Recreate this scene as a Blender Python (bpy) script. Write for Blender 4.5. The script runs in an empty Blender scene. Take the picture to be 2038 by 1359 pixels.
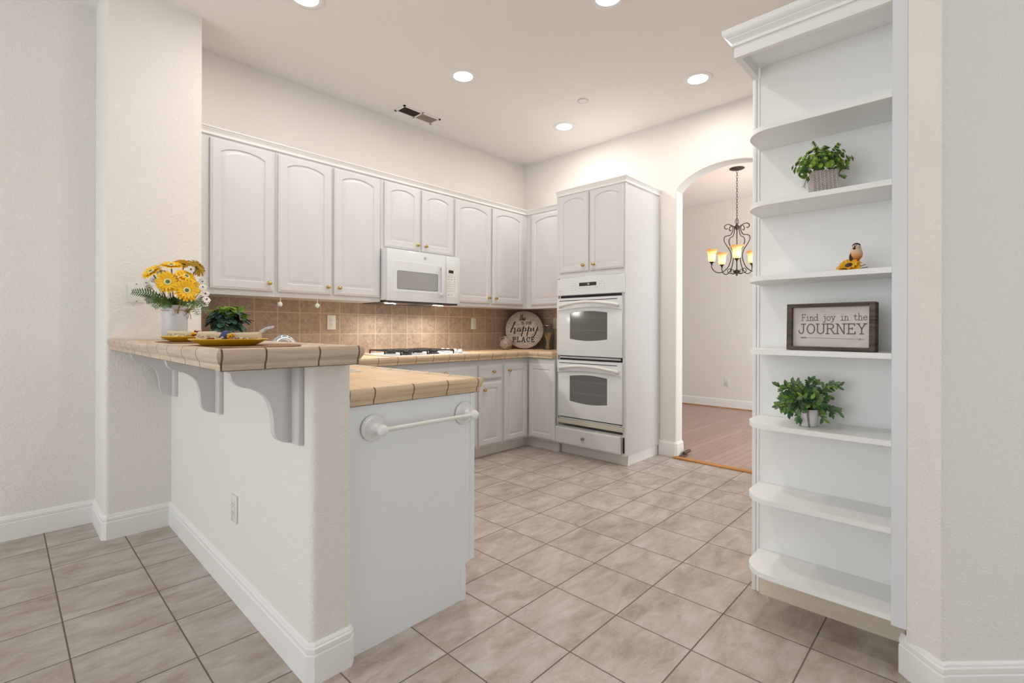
import bpy, bmesh, math, random
from mathutils import Vector, Matrix
R = math.radians
PI = math.pi
random.seed(7)
S = bpy.context.scene
COL = S.collection

# ------------------------------------------------------------------ camera
CAM_H = 1.14
YAW, ROLL, FPX, HOR = 0.759975, 0.0026, 966.67, 655.2
cd = bpy.data.cameras.new('camera'); cam = bpy.data.objects.new('camera', cd); COL.objects.link(cam)
cd.sensor_width = 36.0; cd.sensor_fit = 'HORIZONTAL'; cd.lens = 36.0 * FPX / 2038.0
cd.shift_y = -(679.5 - HOR) / 2038.0; cd.clip_start = 0.05
fw = Vector((math.cos(YAW), math.sin(YAW), 0)); r0 = Vector((math.sin(YAW), -math.cos(YAW), 0)); u0 = Vector((0, 0, 1))
rt = r0 * math.cos(ROLL) + u0 * math.sin(ROLL); up = -r0 * math.sin(ROLL) + u0 * math.cos(ROLL)
m = Matrix.Identity(4)
for i in range(3):
    m[i][0] = rt[i]; m[i][1] = up[i]; m[i][2] = -fw[i]
m[2][3] = CAM_H
cam.matrix_world = m
S.camera = cam

# ------------------------------------------------------------------ world, exposure, lights
w = bpy.data.worlds.new('world'); S.world = w; w.use_nodes = True
w.node_tree.nodes['Background'].inputs[0].default_value = (0.86, 0.93, 1.0, 1)
w.node_tree.nodes['Background'].inputs[1].default_value = 0.7
S.view_settings.view_transform = 'Standard'; S.view_settings.look = 'None'
S.view_settings.gamma = 1.0; S.view_settings.exposure = 0.0
S.view_settings.use_curve_mapping = False

def area(name, loc, rot, sx, sy, power, col, disk=False, spread=180):
    l = bpy.data.lights.new(name, 'AREA'); l.energy = power; l.color = col
    l.shape = 'DISK' if disk else 'RECTANGLE'; l.size = sx
    if not disk: l.size_y = sy
    l.spread = R(spread)
    o = bpy.data.objects.new(name, l); COL.objects.link(o); o.location = loc; o.rotation_euler = rot
    return o
DAY = (0.93, 0.97, 1.0); WARM = (1.0, 0.94, 0.88)
# area lights added at unseen windows (left, rear), placed and tilted as room fill
area('unseen_window_light', (-2.95, 1.55, 1.45), (0, R(-102), 0), 2.3, 3.6, 57, DAY)
area('unseen_window_light', (2.5, -3.15, 1.45), (R(100), 0, 0), 1.7, 2.3, 27, DAY)
# daylight in the dining room
area('unseen_window_light', (5.7, -0.45, 1.5), (R(90), 0, 0), 2.2, 2.0, 64, DAY)
LAMPS = [(1.185, 2.75), (2.36, 2.75), (3.59, 2.75), (1.185, 1.5), (2.36, 1.5), (3.59, 1.5)]
for x, y in LAMPS:
    area('recessed_lamp_light', (x, y, 3.0), (0, 0, 0), 0.13, 0.13, 7.4, WARM, True, 180)
for _x in (2.22, 2.72): area('hood_lamp_light', (_x, 3.50, 1.347), (R(-18), 0, 0), 0.10, 0.07, 5.5, (1, .95, .88))

# ------------------------------------------------------------------ materials
def lin(c): return tuple(((v/255)/12.92 if v/255 <= 0.04045 else ((v/255+0.055)/1.055)**2.4) for v in c)
class NT:
    def __init__(s, name):
        s.m = bpy.data.materials.new(name); s.m.use_nodes = True; s.t = s.m.node_tree
        s.b = s.t.nodes['Principled BSDF']
    def n(s, typ, **kw):
        nd = s.t.nodes.new(typ)
        for k, v in kw.items():
            if k in nd.inputs.keys() if isinstance(k, str) and hasattr(nd.inputs, 'keys') else False: nd.inputs[k].default_value = v
            else: setattr(nd, k, v)
        return nd
    def l(s, a, b): s.t.links.new(a, b)
    def set(s, col=None, rough=.5, metal=0, spec=.5, **kw):
        if col is not None: s.b.inputs['Base Color'].default_value = (*lin(col), 1)
        s.b.inputs['Roughness'].default_value = rough; s.b.inputs['Metallic'].default_value = metal
        s.b.inputs['Specular IOR Level'].default_value = spec
        return s
    def bump(s, h, strength=.2, dist=.002):
        b = s.n('ShaderNodeBump'); b.inputs['Strength'].default_value = strength; b.inputs['Distance'].default_value = dist
        s.l(h, b.inputs['Height']); s.l(b.outputs[0], s.b.inputs['Normal']); return b
    def pos(s, off=(0, 0, 0), rot=(0, 0, 0), scale=(1, 1, 1), kind='Object'):
        tc = s.n('ShaderNodeTexCoord') if kind == 'Object' else s.n('ShaderNodeNewGeometry')
        mp = s.n('ShaderNodeMapping'); mp.inputs['Location'].default_value = off; mp.inputs['Rotation'].default_value = rot; mp.inputs['Scale'].default_value = scale
        s.l(tc.outputs['Object' if kind == 'Object' else 'Position'], mp.inputs['Vector']); return mp.outputs[0]
    def noise(s, vec, scale, detail=3, rough=.5, dist=0):
        nd = s.n('ShaderNodeTexNoise'); nd.inputs['Scale'].default_value = scale; nd.inputs['Detail'].default_value = detail
        nd.inputs['Roughness'].default_value = rough; nd.inputs['Distortion'].default_value = dist
        s.l(vec, nd.inputs['Vector']); return nd.outputs['Fac']
    def ramp(s, fac, stops):
        nd = s.n('ShaderNodeValToRGB'); e = nd.color_ramp.elements
        while len(e) < len(stops): e.new(.5)
        for i, (p, c) in enumerate(stops):
            e[i].position = p; e[i].color = (*lin(c), 1)
        s.l(fac, nd.inputs[0]); return nd.outputs[0]
    def mix(s, fac, a, b, mode='MIX'):
        nd = s.n('ShaderNodeMix', data_type='RGBA', blend_type=mode)
        for sock, v in ((nd.inputs[0], fac), (nd.inputs[6], a), (nd.inputs[7], b)):
            if isinstance(v, (int, float)): sock.default_value = v
            elif isinstance(v, tuple): sock.default_value = (*v, 1) if len(v) == 3 else v
            else: s.l(v, sock)
        return nd.outputs[2]
    def math(s, op, a, b=0.0, c=None):
        nd = s.n('ShaderNodeMath', operation=op)
        for i, v in enumerate((a, b, c)):
            if v is None: continue
            if isinstance(v, (int, float)): nd.inputs[i].default_value = v
            else: s.l(v, nd.inputs[i])
        return nd.outputs[0]

def flat(name, col, rough=.5, metal=0, spec=.5): return NT(name).set(col, rough, metal, spec).m

def m_wall(name, col, scale=190, strength=.6):
    t = NT(name).set(col, .75, 0, .3); p = t.pos(kind='World')
    a = t.noise(p, scale, 2, .5); b = t.noise(p, scale * .45, 2, .5)
    t.bump(t.math('ADD', a, b), strength, .004); return t.m
M_WALL = m_wall('orange_peel_wall_paint', (240, 236, 230))
M_CEIL = m_wall('ceiling_paint', (246, 243, 239), 190, .3)
def m_semi(name, col, rough=.35):
    t = NT(name).set(col, rough, 0, .45); p = t.pos(kind='World')
    t.bump(t.noise(p, 60, 2, .5), .05, .001); return t.m
M_WHITE = m_semi('white_cabinet_paint', (217, 216, 217))
M_TRIM = m_semi('white_trim_paint', (244, 243, 240))
M_PANEL = m_semi('cool_white_brightened_panel', (240, 243, 246))  # cool white, lightened to offset the weak light on the end panel
M_SHELF = m_semi('bookcase_paint', (246, 246, 244), .3)
M_PLASTIC = flat('white_plastic', (232, 231, 226), .3)
M_ALMOND = flat('almond_plastic', (214, 206, 190), .4)
M_APPL = flat('white_enamel', (226, 229, 230), .18, 0, .6)
M_CERAM = flat('white_ceramic', (238, 238, 238), .12, 0, .6)
M_DARK = flat('black_slot', (12, 12, 12), .6)
M_IRON = flat('cast_iron', (32, 32, 33), .45)
M_CHROME = flat('chrome', (215, 220, 226), .08, 1)
M_BRASS = flat('polished_brass', (196, 168, 104), .22, 1)
M_PEWTER = flat('brushed_nickel', (165, 155, 140), .3, 1)
M_BRONZE = flat('dark_bronze_iron', (70, 58, 50), .45, .6)
M_GREYPRINT = flat('grey_print', (120, 120, 122), .6)
M_KEY = flat('keypad_print', (135, 138, 140), .6)
M_GLASSGREY = NT('grey_oven_glass').set((104, 106, 104), .12, 0, .6).m
M_BEIGE_RAIL = flat('beige_vent_rail', (196, 193, 176), .35)

def m_tilefloor():
    t = NT('ceramic_floor_tile').set(None, .3, 0, .45)
    p = t.pos(off=(-1.3886, -1.03246, 0), kind='World')
    br = t.n('ShaderNodeTexBrick'); br.offset = 0; br.squash = 1
    br.inputs['Scale'].default_value = 1; br.inputs['Brick Width'].default_value = .30552; br.inputs['Row Height'].default_value = .30552
    br.inputs['Mortar Size'].default_value = .0028; br.inputs['Mortar Smooth'].default_value = .25; br.inputs['Bias'].default_value = 0
    br.inputs['Color1'].default_value = (0, 0, 0, 1); br.inputs['Color2'].default_value = (1, 1, 1, 1)
    t.l(p, br.inputs['Vector'])
    # per-tile shift of the clouding
    sx = t.n('ShaderNodeVectorMath', operation='SCALE'); sx.inputs['Scale'].default_value = 1 / .30552; t.l(p, sx.inputs[0])
    fl = t.n('ShaderNodeVectorMath', operation='FLOOR'); t.l(sx.outputs[0], fl.inputs[0])
    wn = t.n('ShaderNodeTexWhiteNoise', noise_dimensions='3D'); t.l(fl.outputs[0], wn.inputs['Vector'])
    ad = t.n('ShaderNodeVectorMath', operation='MULTIPLY_ADD'); t.l(wn.outputs['Color'], ad.inputs[0]); ad.inputs[1].default_value = (5, 5, 5); t.l(p, ad.inputs[2])
    st = t.n('ShaderNodeMapping'); st.inputs['Rotation'].default_value = (0, 0, R(35)); st.inputs['Scale'].default_value = (1, 2.3, 1); t.l(ad.outputs[0], st.inputs[0])
    n1 = t.noise(st.outputs[0], 3.6, 5, .58, .4); n2 = t.noise(st.outputs[0], 6.5, 5, .62, .7); n3 = t.noise(ad.outputs[0], 60, 4, .7)
    c1 = t.ramp(n1, [(.30, (156, 141, 128)), (.46, (182, 170, 159)), (.60, (200, 193, 188)), (.75, (190, 177, 164))])
    c2 = t.ramp(n2, [(.34, (150, 130, 112)), (.5, (184, 173, 162)), (.68, (214, 209, 204))])
    c = t.mix(.42, c1, c2); c = t.mix(t.math('MULTIPLY', n3, .22), c, (*lin((140, 122, 104)),))
    vn = t.noise(st.outputs[0], 7, 3, .5, 2.2)
    vein = t.math('LESS_THAN', t.math('ABSOLUTE', t.math('SUBTRACT', vn, .5)), .006)
    c = t.mix(t.math('MULTIPLY', vein, .30), c, (*lin((222, 214, 204)),))
    c = t.mix(br.outputs['Fac'], c, (*lin((112, 100, 89)),))
    t.l(c, t.b.inputs['Base Color'])
    t.l(t.math('MULTIPLY_ADD', br.outputs['Fac'], .45, .33), t.b.inputs['Roughness'])
    h = t.math('SUBTRACT', t.math('MULTIPLY', n2, .15), br.outputs['Fac'])
    t.bump(h, .6, .003); return t.m
M_FLOOR = m_tilefloor()

def m_wood_floor():
    t = NT('hardwood_planks').set(None, .32, 0, .45); p = t.pos(rot=(0, 0, R(2.6)), kind='World')
    br = t.n('ShaderNodeTexBrick'); br.offset = .37
    br.inputs['Scale'].default_value = 1; br.inputs['Brick Width'].default_value = 1.6; br.inputs['Row Height'].default_value = .076
    br.inputs['Mortar Size'].default_value = .0022; br.inputs['Mortar Smooth'].default_value = .1
    br.inputs['Color1'].default_value = (*lin((186, 160, 146)), 1); br.inputs['Color2'].default_value = (*lin((170, 142, 128)), 1)
    br.inputs['Mortar'].default_value = (*lin((96, 74, 62)), 1); t.l(p, br.inputs['Vector'])
    g = t.pos(scale=(2, 40, 1), kind='World'); n = t.noise(g, 3, 5, .6)
    c = t.mix(t.math('MULTIPLY', n, .45), br.outputs['Color'], (*lin((140, 112, 98)),))
    t.l(c, t.b.inputs['Base Color']); return t.m
M_WOODFLOOR = m_wood_floor()

def m_splash():
    t = NT('tumbled_backsplash_tile').set(None, .55, 0, .3)
    g = t.n('ShaderNodeNewGeometry'); sp = t.n('ShaderNodeSeparateXYZ'); t.l(g.outputs['Position'], sp.inputs[0])
    cb = t.n('ShaderNodeCombineXYZ'); t.l(t.math('ADD', sp.outputs[0], sp.outputs[1]), cb.inputs[0]); t.l(sp.outputs[2], cb.inputs[1])
    mp = t.n('ShaderNodeMapping'); mp.inputs['Location'].default_value = (-(1.092 + 3.75), -.9335, 0); t.l(cb.outputs[0], mp.inputs[0])
    br = t.n('ShaderNodeTexBrick'); br.offset = 0
    br.inputs['Scale'].default_value = 1; br.inputs['Brick Width'].default_value = .1627; br.inputs['Row Height'].default_value = .165
    br.inputs['Mortar Size'].default_value = .0036; br.inputs['Mortar Smooth'].default_value = .15
    br.inputs['Color1'].default_value = (*lin((164, 142, 124)), 1); br.inputs['Color2'].default_value = (*lin((152, 130, 113)), 1)
    br.inputs['Mortar'].default_value = (*lin((208, 190, 166)), 1); t.l(mp.outputs[0], br.inputs['Vector'])
    p = t.pos(kind='World'); n = t.noise(p, 34, 6, .7, .8)
    c = t.mix(t.math('MULTIPLY', t.math('SUBTRACT', 1.0, br.outputs['Fac']), t.math('MULTIPLY_ADD', n, 1.9, -.62)), br.outputs['Color'], (*lin((206, 188, 168)),))
    t.l(c, t.b.inputs['Base Color'])
    t.bump(t.math('SUBTRACT', t.math('MULTIPLY', n, .25), br.outputs['Fac']), .35, .003); return t.m
M_SPLASH = m_splash()

def m_stone(name, a, b, c, streak=(3, 3, 70)):
    t = NT(name).set(None, .55, 0, .25); p = t.pos(scale=streak, kind='World'); q = t.pos(kind='World')
    n = t.noise(p, 1.0, 5, .62, .4); n2 = t.noise(q, 160, 3, .7)
    col = t.ramp(n, [(.3, a), (.5, b), (.7, c)])
    col = t.mix(t.math('MULTIPLY', n2, .35), col, (*lin(a),))
    t.l(col, t.b.inputs['Base Color']); t.bump(n2, .12, .002); return t.m
M_EDGE = m_stone('travertine_edge_tile', (190, 164, 134), (218, 194, 164), (230, 210, 184))
M_BAREDGE = m_stone('bar_edge_tile', (184, 162, 140), (210, 190, 168), (222, 206, 188))  # edge stone greyed to carry the bar's lighting in its colour
M_GROUT = flat('edge_grout', (136, 106, 72), .8)
M_BARGROUT = flat('bar_edge_grout', (126, 106, 84), .8)  # edge grout greyed along with the bar tiles
def m_top(name, off, a, b, grout):
    t = NT(name).set(None, .6, 0, .22); p = t.pos(off=off, kind='World')
    br = t.n('ShaderNodeTexBrick'); br.offset = 0
    br.inputs['Scale'].default_value = 1; br.inputs['Brick Width'].default_value = .1627; br.inputs['Row Height'].default_value = .1627
    br.inputs['Mortar Size'].default_value = .0022; br.inputs['Mortar Smooth'].default_value = .3
    br.inputs['Color1'].default_value = (*lin(a), 1); br.inputs['Color2'].default_value = (*lin(b), 1); br.inputs['Mortar'].default_value = (*lin(grout), 1)
    t.l(p, br.inputs['Vector']); q = t.pos(scale=(18, 5, 5), kind='World'); n = t.noise(q, 1.5, 5, .6, .6)
    c = t.mix(t.math('MULTIPLY', n, .4), br.outputs['Color'], (*lin((228, 204, 172)),)); t.l(c, t.b.inputs['Base Color'])
    t.bump(t.math('SUBTRACT', t.math('MULTIPLY', n, .1), br.outputs['Fac']), .4, .003); return t.m
M_TOP = m_top('travertine_counter_tile', (-.914, -1.59, 0), (226, 194, 156), (216, 184, 146), (176, 138, 98))
M_BARTOP = m_top('bar_top_tile', (-.52, -1.52, 0), (212, 192, 170), (204, 184, 160), (150, 128, 104))  # counter tile greyed likewise for the light on the bar

def m_distressed(name, a, b, scale=(2, 2, 60)):
    t = NT(name).set(None, .75); p = t.pos(scale=scale, kind='World'); n = t.noise(p, 1.2, 6, .7, .5)
    t.l(t.ramp(n, [(.35, a), (.65, b)]), t.b.inputs['Base Color']); t.bump(n, .3, .002); return t.m
M_BARN = m_distressed('barn_wood', (58, 50, 45), (112, 98, 86), (4, 4, 60))
M_BOARD = m_distressed('whitewashed_board', (208, 200, 194), (222, 216, 211), (3, 8, 8))
M_ROUNDSIGN = m_distressed('whitewashed_round_board', (176, 160, 146), (216, 206, 196), (20, 20, 60))
M_INK = flat('sign_grey_ink', (104, 98, 94), .7)
M_BLACKINK = flat('sign_black_ink', (34, 30, 28), .7)
M_YELLOW = flat('yellow_glazed_stoneware', (226, 178, 34), .22, 0, .55)
M_LINEN = flat('beige_linen', (204, 186, 158), .9)
M_FLORAL = NT('burgundy_floral_print').set(None, .85)
_n = M_FLORAL.noise(M_FLORAL.pos(kind='World'), 90, 2)
M_FLORAL.l(M_FLORAL.ramp(_n, [(.46, (110, 30, 46)), (.5, (222, 208, 180)), (.54, (150, 150, 60)), (.6, (222, 208, 180))]), M_FLORAL.b.inputs['Base Color']); M_FLORAL = M_FLORAL.m
M_NAVY = flat('navy_print', (70, 76, 120), .8)
M_GOLD = flat('gold_charm', (220, 172, 60), .25, 1)
M_MAT = m_distressed('woven_placemat', (120, 88, 62), (164, 128, 96), (120, 120, 10))
M_VASE = flat('grey_white_stoneware', (206, 208, 212), .3)
M_TWINE = flat('jute_twine', (178, 142, 96), .9)
M_PETAL = flat('yellow_petal', (248, 196, 18), .55)
M_PETALBACK = flat('olive_yellow_petal', (198, 164, 52), .6)
M_WPETAL = flat('white_petal', (240, 238, 232), .6)
M_FCENTER = flat('green_flower_centre', (96, 118, 52), .7)
M_FRING = flat('cream_flower_ring', (236, 228, 170), .7)
M_FSTEM = flat('brown_green_stem', (124, 116, 62), .6)
def m_leaf(name, a, b, scale=30):
    t = NT(name).set(None, .45, 0, .4); n = t.noise(t.pos(kind='World'), scale, 2)
    t.l(t.ramp(n, [(.38, a), (.62, b)]), t.b.inputs['Base Color']); return t.m
M_FERN = m_leaf('fern_green', (44, 72, 36), (84, 116, 52))
M_EUC = m_leaf('succulent_green', (72, 112, 58), (142, 176, 72), 28)
M_EUCLIGHT = m_leaf('lime_leaf', (140, 176, 56), (186, 206, 80), 40)
M_LEAF2 = m_leaf('sage_leaf', (72, 108, 78), (122, 152, 104), 26)
M_LEAF2L = m_leaf('light_sage_leaf', (110, 156, 62), (150, 184, 84), 40)
M_LEAF3 = m_leaf('dark_blue_green_leaf', (34, 62, 54), (74, 108, 88), 40)
M_LEAF3L = m_leaf('bright_green_leaf', (96, 132, 40), (132, 158, 60), 30)
M_STEM = flat('green_stem', (70, 92, 48), .6)
M_SOIL = flat('potting_moss', (56, 46, 34), .95)
def m_marble():
    t = NT('marbled_pot').set(None, .3); p = t.pos(rot=(0, R(8), 0), kind='World')
    wv = t.n('ShaderNodeTexWave'); wv.inputs['Scale'].default_value = 9; wv.inputs['Distortion'].default_value = 3; wv.inputs['Detail'].default_value = 2
    wv.bands_direction = 'Y'; t.l(p, wv.inputs['Vector'])
    t.l(t.ramp(wv.outputs['Fac'], [(.05, (140, 138, 138)), (.16, (228, 226, 222)), (1, (236, 234, 230))]), t.b.inputs['Base Color']); return t.m
M_MARBLE = m_marble()
def m_herring():
    t = NT('herringbone_grey_pot').set(None, .7)
    tc = t.n('ShaderNodeTexCoord'); sp = t.n('ShaderNodeSeparateXYZ'); t.l(tc.outputs['Object'], sp.inputs[0])
    cb = t.n('ShaderNodeCombineXYZ'); t.l(t.math('ADD', sp.outputs[0], sp.outputs[1]), cb.inputs[0]); t.l(sp.outputs[2], cb.inputs[1])
    sx_ = t.n('ShaderNodeSeparateXYZ'); t.l(cb.outputs[0], sx_.inputs[0])
    pp = t.math('PINGPONG', sx_.outputs[0], .0125)
    mp = t.n('ShaderNodeCombineXYZ'); t.l(sx_.outputs[0], mp.inputs[0]); t.l(t.math('ADD', sx_.outputs[1], pp), mp.inputs[1])
    br = t.n('ShaderNodeTexBrick'); br.inputs['Scale'].default_value = 1; br.offset = 0; br.inputs['Brick Width'].default_value = .0125; br.inputs['Row Height'].default_value = .0088
    br.inputs['Mortar Size'].default_value = .0007; br.inputs['Color1'].default_value = (*lin((150, 140, 134)), 1); br.inputs['Color2'].default_value = (*lin((166, 158, 150)), 1)
    br.inputs['Mortar'].default_value = (*lin((226, 220, 212)), 1); t.l(mp.outputs[0], br.inputs['Vector']); t.l(br.outputs['Color'], t.b.inputs['Base Color']); return t.m
M_HERR = m_herring()
M_TAUPE = flat('taupe_pot_side', (186, 170, 152), .7)
M_GOURD = m_distressed('weathered_ceramic', (120, 106, 92), (180, 166, 150), (30, 30, 30))
M_STICK = flat('wooden_stick', (232, 184, 124), .6)
M_CORK = flat('gasket', (190, 190, 186), .6)
def m_glass(name, col=(235, 240, 240), rough=.02, alpha=1):
    t = NT(name).set(col, rough, 0, .5); t.b.inputs['Transmission Weight'].default_value = 1; t.b.inputs['IOR'].default_value = 1.28; return t.m
M_GLASS = m_glass('clear_jar_glass')
def emis(name, col, strength, base=None):
    t = NT(name).set(base or col, .5); t.b.inputs['Emission Color'].default_value = (*lin(col), 1); t.b.inputs['Emission Strength'].default_value = strength; return t.m
M_LAMP = emis('glowing_lamp_lens', (255, 250, 240), 7)
def m_shade():
    t = NT('amber_glass_shade').set((240, 190, 120), .4)
    tc = t.n('ShaderNodeTexCoord'); sp = t.n('ShaderNodeSeparateXYZ'); t.l(tc.outputs['Object'], sp.inputs[0])
    c = t.ramp(t.math('MULTIPLY_ADD', sp.outputs[2], 1/.16, 0), [(0, (240, 205, 150)), (.35, (255, 236, 178)), (.6, (255, 222, 150)), (.8, (232, 172, 104)), (1, (206, 150, 112))])
    t.l(c, t.b.inputs['Emission Color']); t.l(c, t.b.inputs['Base Color'])
    s = t.n('ShaderNodeMapRange'); s.inputs[1].default_value = .07; s.inputs[2].default_value = .17; s.inputs[3].default_value = .95; s.inputs[4].default_value = .28
    t.l(sp.outputs[2], s.inputs[0]); t.l(s.outputs[0], t.b.inputs['Emission Strength']); return t.m
M_SHADE = m_shade()
M_BIRDBODY = NT('painted_bird').set(None, .6)
_p = M_BIRDBODY.n('ShaderNodeTexCoord'); _s = M_BIRDBODY.n('ShaderNodeSeparateXYZ'); M_BIRDBODY.l(_p.outputs['Object'], _s.inputs[0])
M_BIRDBODY.l(M_BIRDBODY.ramp(M_BIRDBODY.math('MULTIPLY_ADD', _s.outputs[2], 16, 0), [(0, (190, 96, 40)), (.28, (226, 158, 96)), (.5, (226, 196, 160)), (1, (224, 204, 178))]), M_BIRDBODY.b.inputs['Base Color']); M_BIRDBODY = M_BIRDBODY.m
M_BROWN = flat('dark_brown_paint', (62, 36, 26), .6)
M_RUBBER = flat('dark_brown_rubber', (92, 70, 60), .6)
M_OAK = m_distressed('oak_threshold', (176, 116, 62), (206, 148, 88), (60, 3, 3))
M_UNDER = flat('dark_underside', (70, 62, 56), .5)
M_FILTER = flat('greased_filter_metal', (150, 140, 130), .35, .8)
M_DISPLAY = flat('dark_display', (48, 42, 38), .15)
M_DIGIT = emis('display_digits', (230, 225, 210), .8)
M_LOUVER = flat('louvre_grey', (168, 156, 142), .6)
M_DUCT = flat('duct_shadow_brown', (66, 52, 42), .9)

# ------------------------------------------------------------------ object helpers
MATW = {}
def finish(me, mats, sharp=32, smooth=True):
    for mm in (mats if isinstance(mats, (list, tuple)) else [mats]): me.materials.append(mm)
    if smooth:
        me.shade_smooth()
        me.set_sharp_from_angle(angle=R(sharp))
class MB:
    """mesh builder: vertices and faces gathered in one list, each face with a material slot"""
    def __init__(s, xf=None): s.v = []; s.f = []; s.mi = []; s.xf = xf; s.mat = 0
    def p(s, co):
        co = Vector(co)
        if s.xf is not None: co = s.xf @ co
        s.v.append(co); return len(s.v) - 1
    def face(s, idx, mat=None): s.f.append(tuple(idx)); s.mi.append(s.mat if mat is None else mat)
    def box(s, a, b, mat=None, ch=0):
        x0, y0, z0 = [min(a[i], b[i]) for i in range(3)]; x1, y1, z1 = [max(a[i], b[i]) for i in range(3)]
        if ch <= 0:
            i = [s.p(c) for c in ((x0,y0,z0),(x1,y0,z0),(x1,y1,z0),(x0,y1,z0),(x0,y0,z1),(x1,y0,z1),(x1,y1,z1),(x0,y1,z1))]
            for q in ((0,3,2,1),(4,5,6,7),(0,1,5,4),(1,2,6,5),(2,3,7,6),(3,0,4,7)): s.face([i[k] for k in q], mat)
            return
        bm = bmesh.new(); bmesh.ops.create_cube(bm, size=1)
        for v in bm.verts: v.co = Vector((x0 + (v.co.x+.5)*(x1-x0), y0 + (v.co.y+.5)*(y1-y0), z0 + (v.co.z+.5)*(z1-z0)))
        bmesh.ops.bevel(bm, geom=bm.edges[:], offset=ch, segments=2, profile=.5, affect='EDGES', clamp_overlap=True)
        s.bm(bm, mat)
    def bm(s, bm, mat=None):
        base = len(s.v); bm.verts.index_update()
        for v in bm.verts: s.p(v.co)
        for f in bm.faces: s.face([base + v.index for v in f.verts], mat)
        bm.free()
    def prism(s, poly, z0, z1, mat=None, ax=2):
        """poly in the plane perpendicular to ax, extruded z0..z1"""
        def co(a, b, c):
            return (a, b, c) if ax == 2 else ((c, a, b) if ax == 0 else (a, c, b))
        lo = [s.p(co(a, b, z0)) for a, b in poly]; hi = [s.p(co(a, b, z1)) for a, b in poly]
        n = len(poly); s.face(lo[::-1], mat); s.face(hi, mat)
        for i in range(n): s.face((lo[i], lo[(i+1) % n], hi[(i+1) % n], hi[i]), mat)
    def lathe(s, prof, c=(0,0,0), ax=(0,0,1), seg=24, mat=None, a0=0, a1=2*PI):
        """prof = [(radius, height)...] about axis ax from c"""
        ax = Vector(ax).normalized(); q = Vector((0,0,1)).rotation_difference(ax).to_matrix(); c = Vector(c)
        rows = []
        for r, h in prof:
            if r < 1e-6: rows.append([s.p(c + q @ Vector((0, 0, h)))])
            else: rows.append([s.p(c + q @ Vector((r*math.cos(2*PI*k/seg), r*math.sin(2*PI*k/seg), h))) for k in range(seg)])
        for A, B in zip(rows, rows[1:]):
            for k in range(seg):
                k2 = (k+1) % seg
                if len(A) == 1 and len(B) == 1: continue
                if len(A) == 1: s.face((A[0], B[k], B[k2]), mat)
                elif len(B) == 1: s.face((A[k], A[k2], B[0]), mat)
                else: s.face((A[k], A[k2], B[k2], B[k]), mat)
    def ball(s, c, r, sc=(1,1,1), seg=16, mat=None, rot=None):
        n = 8; c = Vector(c); rows = []
        for i in range(n+1):
            th = PI*i/n; rr = math.sin(th); z = -math.cos(th)
            if i in (0, n): pts = [Vector((0,0,z))]
            else: pts = [Vector((rr*math.cos(2*PI*k/seg), rr*math.sin(2*PI*k/seg), z)) for k in range(seg)]
            out = []
            for q in pts:
                q = Vector((q.x*sc[0], q.y*sc[1], q.z*sc[2])) * r
                if rot is not None: q = rot @ q
                out.append(s.p(c + q))
            rows.append(out)
        for A, B in zip(rows, rows[1:]):
            for k in range(seg):
                k2 = (k+1) % seg
                if len(A) == 1: s.face((A[0], B[k2], B[k]), mat)
                elif len(B) == 1: s.face((A[k], A[k2], B[0]), mat)
                else: s.face((A[k], A[k2], B[k2], B[k]), mat)
    def tube(s, pts, r, seg=8, mat=None, cap=True, closed=False):
        pts = [Vector(p) for p in pts]; n = len(pts); rad = r if isinstance(r, (list, tuple)) else [r]*n
        rows = []; prev = None
        for i, p in enumerate(pts):
            if closed: t = pts[(i+1) % n] - pts[i-1]
            else: t = pts[min(i+1, n-1)] - pts[max(i-1, 0)]
            t.normalize()
            if prev is None:
                a = Vector((0,0,1)) if abs(t.z) < .9 else Vector((1,0,0)); x = t.cross(a).normalized()
            else:
                x = prev - t * prev.dot(t)
                x = x.normalized() if x.length > 1e-6 else t.orthogonal().normalized()
            prev = x; y = t.cross(x)
            rows.append([s.p(p + (x*math.cos(2*PI*k/seg) + y*math.sin(2*PI*k/seg))*rad[i]) for k in range(seg)])
        m_ = n if closed else n-1
        for i in range(m_):
            A, B = rows[i], rows[(i+1) % n]
            for k in range(seg): s.face((A[k], A[(k+1) % seg], B[(k+1) % seg], B[k]), mat)
        if cap and not closed: s.face(rows[0][::-1], mat); s.face(rows[-1], mat)
    def loops(s, L, mat=None, cap0=False, cap1=True, closed=True):
        rows = [[s.p(c) for c in lp] for lp in L]; n = len(rows[0])
        for A, B in zip(rows, rows[1:]):
            for k in range(n if closed else n-1): s.face((A[k], A[(k+1) % n], B[(k+1) % n], B[k]), mat)
        if cap0: s.face(rows[0][::-1], mat)
        if cap1: s.face(rows[-1], mat)
    def sweep(s, path, prof, mat=None, closed=False, cap=True):
        """prof (outward, up) swept along a 2D path; outward is to the right of travel"""
        n = len(path); P = [Vector((a[0], a[1])) for a in path]; rows = []
        for i in range(n):
            if closed or 0 < i < n-1:
                d0 = (P[i]-P[i-1]).normalized(); d1 = (P[(i+1) % n]-P[i]).normalized()
            elif i == 0: d0 = d1 = (P[1]-P[0]).normalized()
            else: d0 = d1 = (P[i]-P[i-1]).normalized()
            n0 = Vector((d0.y, -d0.x)); n1 = Vector((d1.y, -d1.x)); mt = (n0+n1); mt = mt / max(.2, (1 + n0.dot(n1)))
            rows.append([s.p((P[i].x + mt.x*o, P[i].y + mt.y*o, z)) for o, z in prof])
        k = len(prof)
        for i in range(n if closed else n-1):
            A, B = rows[i], rows[(i+1) % n]
            for j in range(k): s.face((A[j], B[j], B[(j+1) % k], A[(j+1) % k]), mat)
        if cap and not closed: s.face(rows[0], mat); s.face(rows[-1][::-1], mat)
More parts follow.
